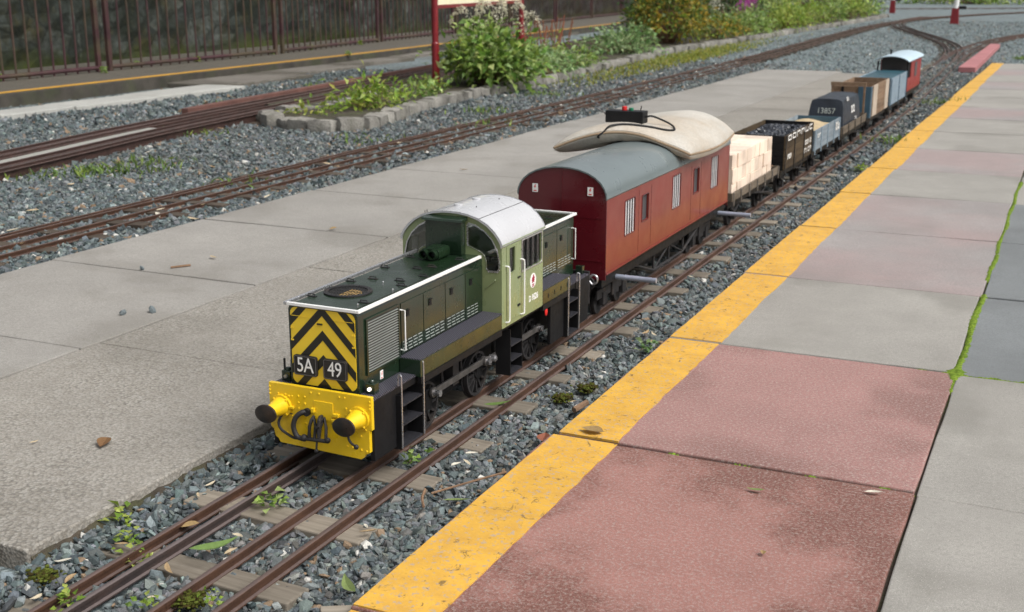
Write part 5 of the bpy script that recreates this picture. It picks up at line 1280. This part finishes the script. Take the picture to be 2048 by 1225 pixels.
plant('plant', 'small tuft of leaves at the foot of the red sign post', 'plant', -5.5, 10.15, -.02, .17, .16, .13, 14, 12, .05, 'lime', .45)
plant('shrub', 'mid sized pale green shrub just past the big plumed shrub', 'shrub', -5.35, 12.3, -.02, .34, .5, .30, 70, 14, .075, 'pale', .42)
plant('shrub', 'low spreading green shrub between the pale shrub and the gap', 'shrub', -5.55, 13.7, -.02, .32, .5, .22, 50, 12, .07, 'mid', .42)
plant('plant', 'single upright yellow green leafy shoot behind the low shrubs', 'plant', -6.1, 14.6, -.02, .07, .07, .38, 12, 8, .09, 'lime', .35)
plant('shrub', 'rounded soft green shrub in the middle of the flower bed', 'shrub', -5.95, 16.7, -.02, .48, .65, .36, 80, 14, .085, 'pale', .4)
plant('shrub', 'tall dark shrub dotted with orange yellow leaves', 'shrub', -6.15, 19.6, -.02, .62, .8, 1.0, 150, 16, .085, 'yel', .5)
plant('shrub', 'tall dense dark green bush behind the orange flecked one', 'shrub', -6.6, 20.6, -.02, .6, .6, 1.1, 110, 16, .09, 'dark', .5)
plant('shrub', 'low yellow green shrub past the orange flecked bush', 'shrub', -5.98, 21.9, -.02, .4, .8, .42, 70, 12, .085, 'yel', .45)
p8 = plant('plant', 'pink flowered plant among the far greenery', 'plant', -6.5, 26.4, -.02, .35, .45, .45, 45, 12, .09, 'pale', .35)
for k in range(9): X, Y = -6.5 + random.uniform(-.22, .22), 26.3 + random.uniform(-.3, .3); plume(p8, [(X, Y, .38), (X, Y, .55), (X + .03, Y, .68)], 45, .05, (.52, .09, .42), .05)
p9 = plant('plant', 'clump of cream feathery plumes behind the pink flowers', 'plant', -7.0, 24.6, -.02, .3, .3, .5, 30, 12, .1, 'pale', .3)
for k in range(7): X, Y = -6.95 + random.uniform(-.3, .3), 24.6 + random.uniform(-.3, .3); plume(p9, [(X, Y, .5), (X + .03, Y, .85), (X + .08, Y, 1.1)], 70, .06, (.62, .60, .50), .05)
for i, (x, y, rx, ry, h, pl, lab) in enumerate([(-5.95, 24.0, .4, .8, .45, 'mid', 'dark green low shrub nearest the pink flowers'), (-5.8, 26.9, .4, .9, .55, 'lime', 'bright lime green fern clump past the pink flowers'), (-6.0, 29.4, .5, 1.0, .62, 'lime', 'tall bright yellow green fern clump further along the bed'),
                                           (-6.0, 32.3, .5, 1.1, .62, 'mid', 'leafy green shrub between the bright fern clumps'), (-5.95, 35.4, .5, 1.2, .62, 'lime', 'bright green shrub near the far end of the bed'), (-6.1, 38.8, .5, 1.2, .6, 'mid', 'last green shrub at the far end of the bed'),
                                           (-7.6, 28.5, .9, 2.0, .9, 'dark', 'dark shrub mass behind the bright ferns'), (-7.8, 34.0, .9, 2.2, 1.0, 'mid', 'tall green shrubs at the back of the far bed'), (-7.3, 23.0, .6, 1.2, .8, 'dark', 'dark shrub behind the orange flecked bush')]):
    plant('shrub', lab, 'shrub', x, y, -.02, rx, ry, h, 70, 14, .11, pl, .36)
# tall reddish stems behind the pale shrub
for i, (x, y) in enumerate([(-6.9, 15.5), (-7.1, 16.3), (-7.3, 17.2), (-7.6, 18.4)]):
    r = empty('dock_plant', (x, y, -.03), ['nearest', 'second', 'third', 'farthest'][i] + ' clump of thin rusty red dock stems behind the shrubs', 'plant', 'rusty dock stems behind the bed'); st = MB()
    for k in range(9): a = random.uniform(-.2, .2); st.tube([(x + a * .4, y + random.uniform(-.2, .2), -.03), (x + a, y + a, random.uniform(.25, .5))], .007, 5)
    build('stem', st, M('dock_red', (.22, .07, .03), .8), r)
# far planting and hedge behind everything
for i, (x, y, rx, h, pl, lab) in enumerate([(-13.0, 45, 3.2, 2.2, 'dark', 'dark hedge mass at the far end of the wall'), (-9.6, 50, 2.6, 1.5, 'dark', 'dark bushes beyond the end of the flower bed'), (-5.2, 66, 3.4, .8, 'mid', 'green planting along the far track'), (1.0, 68, 3.6, .9, 'pale', 'pale planting on the horizon past the junction'), (-10.5, 38, 1.6, 1.6, 'dark', 'dark bush against the far wall')]):
    plant('bush', lab, 'bush', x, y, -.04, rx, rx * .6, h, 140, 16, .22, pl, .5)
tf = empty('railway_track', (-3, 56, -.047), 'distant rusty track crossing beyond the junction', None, None, 'structure')
lay_track(tf, [tuple(p) for p in crom([(-14, 47, ZR), (-8, 51, ZR), (-3, 54.5, ZR), (4, 58, ZR), (12, 61, ZR)], 5)], [-.15, .15], ['rust'] * 2, .6, 'sleeper_dark', .3, -.03)

# ------------------------------------------------------------------ ballast stones
def in_slab(x, y): return (-3.42 < x < -1.625) and y > 1.45
def stones(name, label, pts, size, tris, palette, zlo, zhi):
    n = len(pts)
    v0, f0 = ICO()
    if tris == 8:
        v0 = np.array([(1, 0, 0), (-1, 0, 0), (0, 1, 0), (0, -1, 0), (0, 0, 1), (0, 0, -1)], float); f0 = np.array([(0, 2, 4), (2, 1, 4), (1, 3, 4), (3, 0, 4), (2, 0, 5), (1, 2, 5), (3, 1, 5), (0, 3, 5)])
    k = len(v0); s = size * np.clip(RNG.lognormal(0, .40, n), .45, 2.2)
    V = v0[None] * RNG.uniform(.62, 1.3, (n, k, 1)) * (s[:, None, None] * np.stack([RNG.uniform(.8, 1.25, n), RNG.uniform(.6, 1.0, n), RNG.uniform(.30, .62, n)], 1)[:, None, :])
    q = RNG.normal(size=(n, 4)) * np.array([1, .42, .42, 1]); q /= np.linalg.norm(q, axis=1, keepdims=True); w, x, y, z = q.T
    Rm = np.stack([1 - 2 * (y * y + z * z), 2 * (x * y - z * w), 2 * (x * z + y * w), 2 * (x * y + z * w), 1 - 2 * (x * x + z * z), 2 * (y * z - x * w), 2 * (x * z - y * w), 2 * (y * z + x * w), 1 - 2 * (x * x + y * y)], 1).reshape(n, 3, 3)
    V = np.einsum('nij,nkj->nki', Rm, V); zz = RNG.uniform(zlo, zhi, n) + np.where((pts[:, 0] < -1.54) & (pts[:, 0] > -1.66), .010, 0); V += np.concatenate([pts, zz[:, None]], 1)[:, None, :]
    F = (f0[None] + (np.arange(n) * k)[:, None, None]).reshape(-1, 3)
    pal = np.array(palette); c = .78 * pal[RNG.integers(0, len(pal), n)] * RNG.lognormal(0, .22, (n, 1)) * RNG.uniform(.94, 1.06, (n, 3))
    wht = RNG.random(n); c[wht < .012] = (.55, .54, .50); c[(wht > .012) & (wht < .045)] = (.24, .17, .11)
    o = raw(name, V.reshape(-1, 3), F, 'stone', np.repeat(np.clip(c, 0, 1), k, 0)); return tag(o, label, 'ballast', None, 'stuff')
BLUE = [(.12, .15, .157), (.165, .198, .202), (.09, .117, .123), (.225, .258, .258), (.145, .162, .162)]
GREY = [(.145, .165, .17), (.19, .21, .21), (.105, .125, .13), (.25, .265, .26), (.17, .17, .155)]
RAILX = np.array([-1.487, -1.436, -1.306, -1.208])
SL = np.array(SLP)
def scatter_track(y0, y1, dens, keep):
    n = int((y1 - y0) * .66 * dens); P = np.stack([RNG.uniform(-1.645, -.985, n), RNG.uniform(y0, y1, n)], 1)
    ok = np.abs(P[:, :1] - RAILX[None]).min(1) > .011
    for (sx, sy, hx, hy) in SL:
        if y0 - .1 < sy < y1 + .1:
            ins = (np.abs(P[:, 0] - sx) < hx + .003) & (np.abs(P[:, 1] - sy) < hy + .004); ok &= ~(ins & (RNG.random(n) > keep))
    return P[ok]
P = scatter_track(1.0, 3.2, 23000, .20); L_ = P[:, 0] < -1.47
stones('ballast', 'blue-grey crushed stone on the walkway side of the near track', P[L_], .0079, 20, BLUE, -.050, -.034)
stones('ballast', 'grey crushed stone between the rails and up to the near platform', P[~L_], .0077, 20, BLUE[1:] + GREY, -.053, -.039)
P = scatter_track(3.2, 7.0, 11000, .03); stones('ballast', 'grey crushed stone beside the coach and wagons', P, .0088, 20, GREY + BLUE[:2], -.053, -.038)
P = scatter_track(7.0, 17.5, 2600, .12); P[:, 0] += np.where(P[:, 1] > 9, -.0, 0); stones('ballast', 'grey crushed stone towards the far end of the platform', P, .015, 8, GREY + BLUE, -.046, -.028)
# left field: inside the view wedge only
def scatter_field(y0, y1, x0, x1, dens):
    n = int((y1 - y0) * (x1 - x0) * dens); P = np.stack([RNG.uniform(x0, x1, n), RNG.uniform(y0, y1, n)], 1)
    ok = (P[:, 0] > -1.16 * P[:, 1] - .25) & (P[:, 0] < -3.385)
    for d in (-.155, -.112, .03, .145):
        pp = np.array(offset_path(P2, d)); ok &= np.abs(P[:, 0] - np.interp(P[:, 1], pp[:, 1], pp[:, 0])) > .012
    for (sx, sy, hx, hy) in SLP2:
        if y0 - .1 < sy < y1 + .1 and -4.6 < sx < -3.4: ok &= ~((np.abs(P[:, 0] - sx) < hx) & (np.abs(P[:, 1] - sy) < hy + .004) & (RNG.random(n) > .1))
    kx = np.interp(P[:, 1], [k[1] for k in KERB[4:]], [k[0] for k in KERB[4:]]); ok &= ~((P[:, 1] > 7.5) & (P[:, 0] < kx) & (P[:, 0] > -6.2))
    return P[ok]
stones('ballast', 'blue-grey crushed stone next to the walkway by the second track', scatter_field(2.7, 5.2, -6.2, -3.38, 7200), .0105, 20, BLUE, -.047, -.030)
stones('ballast', 'blue-grey crushed stone spread in front of the flower bed', scatter_field(5.2, 8.2, -6.6, -3.38, 3800), .0130, 8, BLUE + GREY, -.047, -.028)
stones('ballast', 'gravel field reaching back to the concrete path', scatter_field(4.5, 13.0, -8.2, -5.6, 1500), .016, 8, BLUE, -.047, -.026)
stones('ballast', 'gravel strip between the second track and the stone border', scatter_field(8.2, 16.0, -5.6, -3.38, 1700), .016, 8, GREY + BLUE, -.047, -.026)

n = 32000; P = np.stack([RNG.uniform(-5.2, -.2, n), 14.6 + 22 * RNG.random(n) ** 1.3], 1); P = P[(P[:, 0] < -1.75) | (P[:, 1] > 17.2)]
stones('ballast', 'far gravel around the junction beyond the walkway', P, .0135, 8, [(.21, .255, .26), (.24, .29, .295), (.18, .22, .225), (.28, .325, .325)], -.05, -.036)
# ------------------------------------------------------------------ grass, moss, weeds, fallen leaves
def grass(name, label, pts, h, pal, w=.006):
    n = len(pts); d = RNG.normal(size=(n, 3)) * .45; d[:, 2] = 1; P = np.concatenate([pts, np.full((n, 1), -.04)], 1)
    V, F, C_ = leaf_cloud(P, d, h, np.array(pal)[RNG.integers(0, len(pal), n)] * RNG.uniform(.7, 1.3, (n, 1)), w / h, .3); return tag(raw(name, V, F, 'leaf', C_), label, 'grass', None, 'stuff')
GP = [(.24, .27, .035), (.30, .30, .04), (.15, .21, .03), (.34, .31, .06)]
P = RNG.normal(size=(5200, 2)) * np.array([.22, 2.6]) + np.array([-5.0, 16.5]); P[:, 0] -= .05 * (P[:, 1] - 16.5)
P = P[(P[:, 0] < -4.55 - .03 * (P[:, 1] - 14)) & (P[:, 1] > 11.5)]
grass('grass', 'yellow green grass strip between the stone border and second track', P, .05, GP, .014)
tufts = [(-5.05, 4.95, 60), (-4.9, 5.6, 70), (-4.75, 5.25, 40), (-5.6, 6.8, 50), (-4.35, 9.0, 60), (-4.5, 10.6, 70), (-4.25, 7.0, 30), (-6.6, 8.6, 80), (-6.9, 10.5, 120), (-4.05, 5.1, 25), (-1.05, 8.4, 60), (-1.06, 11.3, 80), (-.62, 18.5, 160), (-4.9, 5.15, 90), (-3.95, 8.1, 25)]
P = np.concatenate([RNG.normal(size=(k, 2)) * .11 + np.array([x, y]) for x, y, k in tufts]); grass('grass', 'scattered thin grass tufts growing through the gravel', P, .06, [(.15, .24, .05), (.22, .29, .06), (.10, .17, .04)], .012)
# moss in the joint beyond the first slab column
def moss(name, label, pts, r, cols):
    V, F, C_ = [], [], []; v0, f0 = ICO()
    for i, (x, y, z) in enumerate(pts):
        s = r * random.uniform(.6, 1.3); V.append(v0 * RNG.uniform(.8, 1.2, (12, 1)) * np.array([s, s, s * .5]) + np.array([x, y, z])); F.append(f0 + 12 * i); C_.append(np.tile(np.array(random.choice(cols)) * random.uniform(.7, 1.2), (12, 1)))
    return tag(raw(name, np.concatenate(V), np.concatenate(F), 'moss', np.concatenate(C_)), label, 'moss', None, 'stuff')
MC = [(.15, .24, .03), (.22, .31, .04), (.10, .16, .02)]
def moss_ribbon(label, cen, wid, N):
    """cen(t) -> (x, y, across dx, across dy); low bumpy cushion that swells out of the joint"""
    K = 7; V = []; C_ = []
    for i in range(N + 1):
        t = i / N; x, y, ax, ay = cen(t); w = max(.0015, wid(t) * random.uniform(.75, 1.25))
        for k in range(K):
            q = (k / (K - 1) - .5) * 2; h = (1 - q * q) * min(.007, w * .5)
            V.append((x + ax * q * w + random.gauss(0, .0007), y + ay * q * w + random.gauss(0, .0007), -.004 + h + random.uniform(-.0012, .0012) + (.0 if w > .004 else -.006)))
            C_.append(np.array(random.choice(MC)) * random.uniform(.7, 1.15))
    F = [(i * K + k, i * K + k + 1, (i + 1) * K + k + 1, (i + 1) * K + k) for i in range(N) for k in range(K - 1)]
    return tag(raw('moss', np.array(V), np.array(F), 'moss', np.array(C_), smooth=True), label, 'moss', None, 'stuff')
def wj(t):
    y = 2.75 + 4.0 * t; n_ = .5 + .5 * math.sin(y * 11) * math.sin(y * 4.3 + 1)
    return (.002 if y < 3.1 else .004 if y < 3.2 else .0085) + .007 * n_ * (y > 3.1) + .026 * math.exp(-((y - 3.262) / .035) ** 2) - (.010 if 4.18 < y < 4.4 else 0)
moss_ribbon('bright green moss filling the long joint of the near platform', lambda t: (-.200 + .004 * math.sin(t * 40), 2.75 + 4.0 * t, 1, 0), wj, 900)
moss_ribbon('bright green moss in the cross joint past the pink slab', lambda t: (-.31 + .7 * t, 3.262 - (.010 if t > .17 else .010 * t / .17), 0, 1), lambda t: .003 + .006 * (t > .1) + .003 * math.sin(t * 50), 260)
moss_ribbon('thin mossy line in the joint between the two red slabs', lambda t: (-.75 + .55 * t, 2.41, 0, 1), lambda t: .001 + .0035 * max(0, math.sin(t * 23)), 160)
def weed(label, x, y, z, n, size, pal, h=.03, group='weeds in the ballast'):
    n = int(n * 2.6); size = size * .46; P = np.array([[x, y, z]] * n) + RNG.normal(size=(n, 3)) * np.array([.008, .008, .0]); a = RNG.uniform(0, 2 * math.pi, n)
    D = np.stack([np.cos(a), np.sin(a), RNG.uniform(.15, .9, n)], 1); P[:, :2] += D[:, :2] * RNG.uniform(0, .02, (n, 1)); P[:, 2] += RNG.uniform(0, h, n)
    V, F, C_ = leaf_cloud(P, D, size, np.array(GREENS[pal])[RNG.integers(0, 3, n)] * RNG.uniform(.8, 1.3, (n, 1)), .7, .35)
    o = raw('weed', V - np.array([x, y, z]), F, 'leaf', C_); o.location = (x, y, z); return tag(o, label, 'weed', group)
weed('small leafy weed between the rails just ahead of the locomotive', -1.392, 1.86, -.03, 11, .045, 'mid')
weed('leafy weed under the locomotive steps beside the rail', -1.245, 2.19, -.03, 8, .04, 'mid')
weed('flat green weed at the walkway edge near the bottom of the picture', -1.61, 1.68, -.035, 8, .05, 'lime')
weed('green weed beside the leftmost rail', -1.535, 1.60, -.035, 9, .032, 'lime')
weed('tiny weed between the two left rails', -1.462, 1.555, -.03, 7, .026, 'lime')
weed('trailing weed at the lower left end of the rails', -1.455, 1.37, -.03, 10, .034, 'lime')
weed('weed against the sleeper between the middle rails', -1.325, 1.42, -.03, 7, .028, 'lime')
weed('weed between the two right rails in front', -1.255, 1.49, -.03, 7, .024, 'lime')
weed('pale weed on the ballast by the yellow line past the red slabs', -1.04, 3.2, -.03, 12, .04, 'pale')
weed('bright weed on the ballast beside the wagons', -1.05, 7.0, -.03, 12, .06, 'lime')
for wi, (x, y) in enumerate([(-9.6, 8.6), (-10.1, 9.3), (-9.9, 10.6), (-10.3, 11.6), (-10.2, 12.6), (-10.35, 14.4), (-10.5, 15.6), (-10.6, 17.2), (-9.2, 14.6)]):
    weed(['first', 'second', 'third', 'fourth', 'fifth', 'sixth', 'seventh', 'eighth', 'ninth'][wi] + ' small weed along the foot of the red fence counting from its near end', x * .94, y * .94, .075, 18, .07, random.choice(['lime', 'mid']), .06, 'weeds along the fence')
def leaf_mesh(seed, L, w, col):
    rd = random.Random(seed); mb = MB(); n = 7; vs = []
    bend = rd.uniform(-.25, .25); curl = rd.uniform(.1, .35)
    for i in range(n):
        t = i / (n - 1); wd = w * math.sin(math.pi * (t ** .8)) * .5 + .0006; y = bend * L * (t - .5) ** 2 * 2; z = curl * L * (t - .5) ** 2
        vs += [(L * (t - .5), y - wd, z + wd * .45), (L * (t - .5), y, z), (L * (t - .5), y + wd, z + wd * .45)]
    fs = []
    for i in range(n - 1):
        for k in range(2): a = i * 3 + k; fs.append((a, a + 1, a + 4, a + 3))
    V = np.array(vs); me_o = raw('leaf_source', V, np.array(fs), 'dryleaf', np.tile(np.array(col), (len(V), 1))); me = me_o.data; bpy.data.objects.remove(me_o); return me
TAN = [leaf_mesh(k, .045, .012, c) for k, c in enumerate([(.50, .40, .26), (.60, .52, .38), (.38, .27, .15), (.66, .62, .52)])]
BRN = [leaf_mesh(10 + k, .05, .03, c) for k, c in enumerate([(.20, .11, .05), (.28, .10, .06), (.32, .22, .10)])]
GRN = [leaf_mesh(20 + k, .07, .018, c) for k, c in enumerate([(.14, .22, .06), (.20, .26, .09)])]
def leaf(me, x, y, z, rz, label, group, sc=1.0, tilt=.25):
    o = bpy.data.objects.new('fallen_leaf', me); COL.objects.link(o); o.location = (x, y, z); o.rotation_euler = (random.uniform(-tilt, tilt), random.uniform(-tilt, tilt), rz); o.scale = (sc,) * 3
    return tag(o, label, 'leaf', group)
for k in range(46):
    y = random.uniform(1.32, 4.2); x = random.choice([random.uniform(-1.62, -1.5), random.uniform(-1.42, -1.32), random.uniform(-1.295, -1.22), random.uniform(-1.19, -1.0), random.uniform(-1.19, -1.0)])
    if 2.0 < y and -1.5 < x < -1.23: continue
    leaf(random.choice(TAN), x, y, -.022, random.uniform(0, 6.3), 'small dry tan leaf lying on the near ballast', 'dry leaves on the ballast', random.uniform(.35, .9))
for k in range(60):
    y = random.uniform(3.2, 9.5); x = random.uniform(max(-1.1 * y, -7), -3.5)
    if y > 7.3 and x < -4.6: continue
    leaf(random.choice(TAN), x, y, -.02, random.uniform(0, 6.3), 'pale dry leaf on the gravel field around the second track', 'dry leaves on the gravel field', random.uniform(.8, 1.5))
for (x, y, m, s_, lab) in [(-1.03, 2.42, BRN[1], 1.0, 'crumpled red brown leaf at the platform edge near the slab joint'), (-.92, 2.445, BRN[2], 1.1, 'curled yellow brown leaf on the yellow line at the slab joint'), (-.50, 2.27, GRN[1], .55, 'tiny pale green leaf on the red slab'), (-.42, 2.0, BRN[2], .35, 'tiny brown leaf on the red slab'), (-.28, 2.36, TAN[3], .8, 'white leaf beside the joint of the red slabs'),
                          (-1.885, 1.92, BRN[0], 1.0, 'dark curled leaf on the rough walkway slab'), (-2.03, 1.86, TAN[0], .5, 'small pale chip on the rough walkway slab'), (-2.86, 3.55, TAN[0], 1.0, 'tan leaf near the outer edge of the walkway'), (-2.5, 4.55, BRN[0], .9, 'dark leaf on the walkway behind the locomotive'), (-2.75, 4.2, BRN[2], .7, 'small brown leaf by the far walkway joint'),
                          (-3.0, 5.9, TAN[2], 1.1, 'tan leaf on the walkway behind the coach'), (-1.47, 1.70, BRN[2], .8, 'brown leaf caught between the two left rails'), (-1.345, 1.30, BRN[2], 1.0, 'torn brown leaf between the rails at the bottom edge')]:
    leaf(m, x, y, .006 if (x > -.99 or x < -1.65) else -.02, random.uniform(0, 6.3), lab, None, s_, .1)
leaf(GRN[0], -1.36, 1.64, -.016, .9, 'long green leaf lying across a sleeper between the rails', None, 1.3, .15)
leaf(GRN[1], -1.06, 1.62, -.018, 2.4, 'green leaf on the ballast near the bottom of the yellow line', None, 1.0)
leaf(GRN[1], -1.05, 2.02, -.018, .4, 'pale green leaf on the ballast beside the twig', None, .8)
leaf(GRN[0], -1.215, 2.56, -.012, .3, 'broad green leaf between the rails below the locomotive', None, 1.0)
def twig(pts, r, lab):
    mb = MB(); mb.tube(crom(pts, 5), r, 6); tag(build('twig', mb, 'twig', None, loc=pts[0], smooth=True), lab, 'twig')
twig([(-1.115, 2.03, -.018), (-1.06, 2.10, -.010), (-1.0, 2.15, .004)], .0024, 'thin twig lying from the sleeper end to the yellow line')
twig([(-1.10, 1.97, -.02), (-1.12, 2.0, -.018), (-1.135, 2.04, -.017)], .003, 'short bent twig on the ballast near the twig by the yellow line')
twig([(-1.035, 2.62, -.018), (-1.02, 2.67, -.012)], .008, 'short pale stick on the ballast by the platform edge')
twig([(-2.9, 3.36, .004), (-2.86, 3.42, .004)], .004, 'short stick on the outer walkway slab')
mb = MB(); mb.box(-.03, .03, -.022, .022, -.006, .006)
o = build('wood_chip', mb, 'sleeper', bevel=.002); o.location = (-1.02, 1.53, -.022); o.rotation_euler = (.2, .1, .7); tag(o, 'small grey wood chip beside the yellow line at the bottom edge', 'wood')
for (x, y, lab) in [(-1.075, 2.80, 'dark mossy clod on the ballast near the platform'), (-1.10, 2.70, 'green moss cushion on the ballast by the mossy clod'), (-1.28, 1.47, 'moss tuft on the sleeper end between the right rails'), (-1.575, 1.43, 'moss clump at the lower left of the ballast')]:
    pts = [(x + random.gauss(0, .012), y + random.gauss(0, .012), -.028 + random.uniform(0, .014)) for _ in range(260)]; m_ = moss('moss_clump', lab, pts, .004, [(.06, .065, .012), (.05, .04, .012), (.09, .11, .02)]); m_['kind'] = 'thing'; m_['category'] = 'moss'
for (x, y, c) in [(-2.555, 2.86, 0), (-2.62, 2.80, 1), (-2.98, 3.3, 2)]:
    o = heap('pebble', '', '', x, y, y + .001, .001, .006, 0, 1, .013, 'stone', (.16, .19, .2)); tag(o, ['dark pebble on the walkway joint', 'small grey pebble on the smooth slab beside the joint', 'pebble near the outer edge of the walkway'][c], 'pebble')
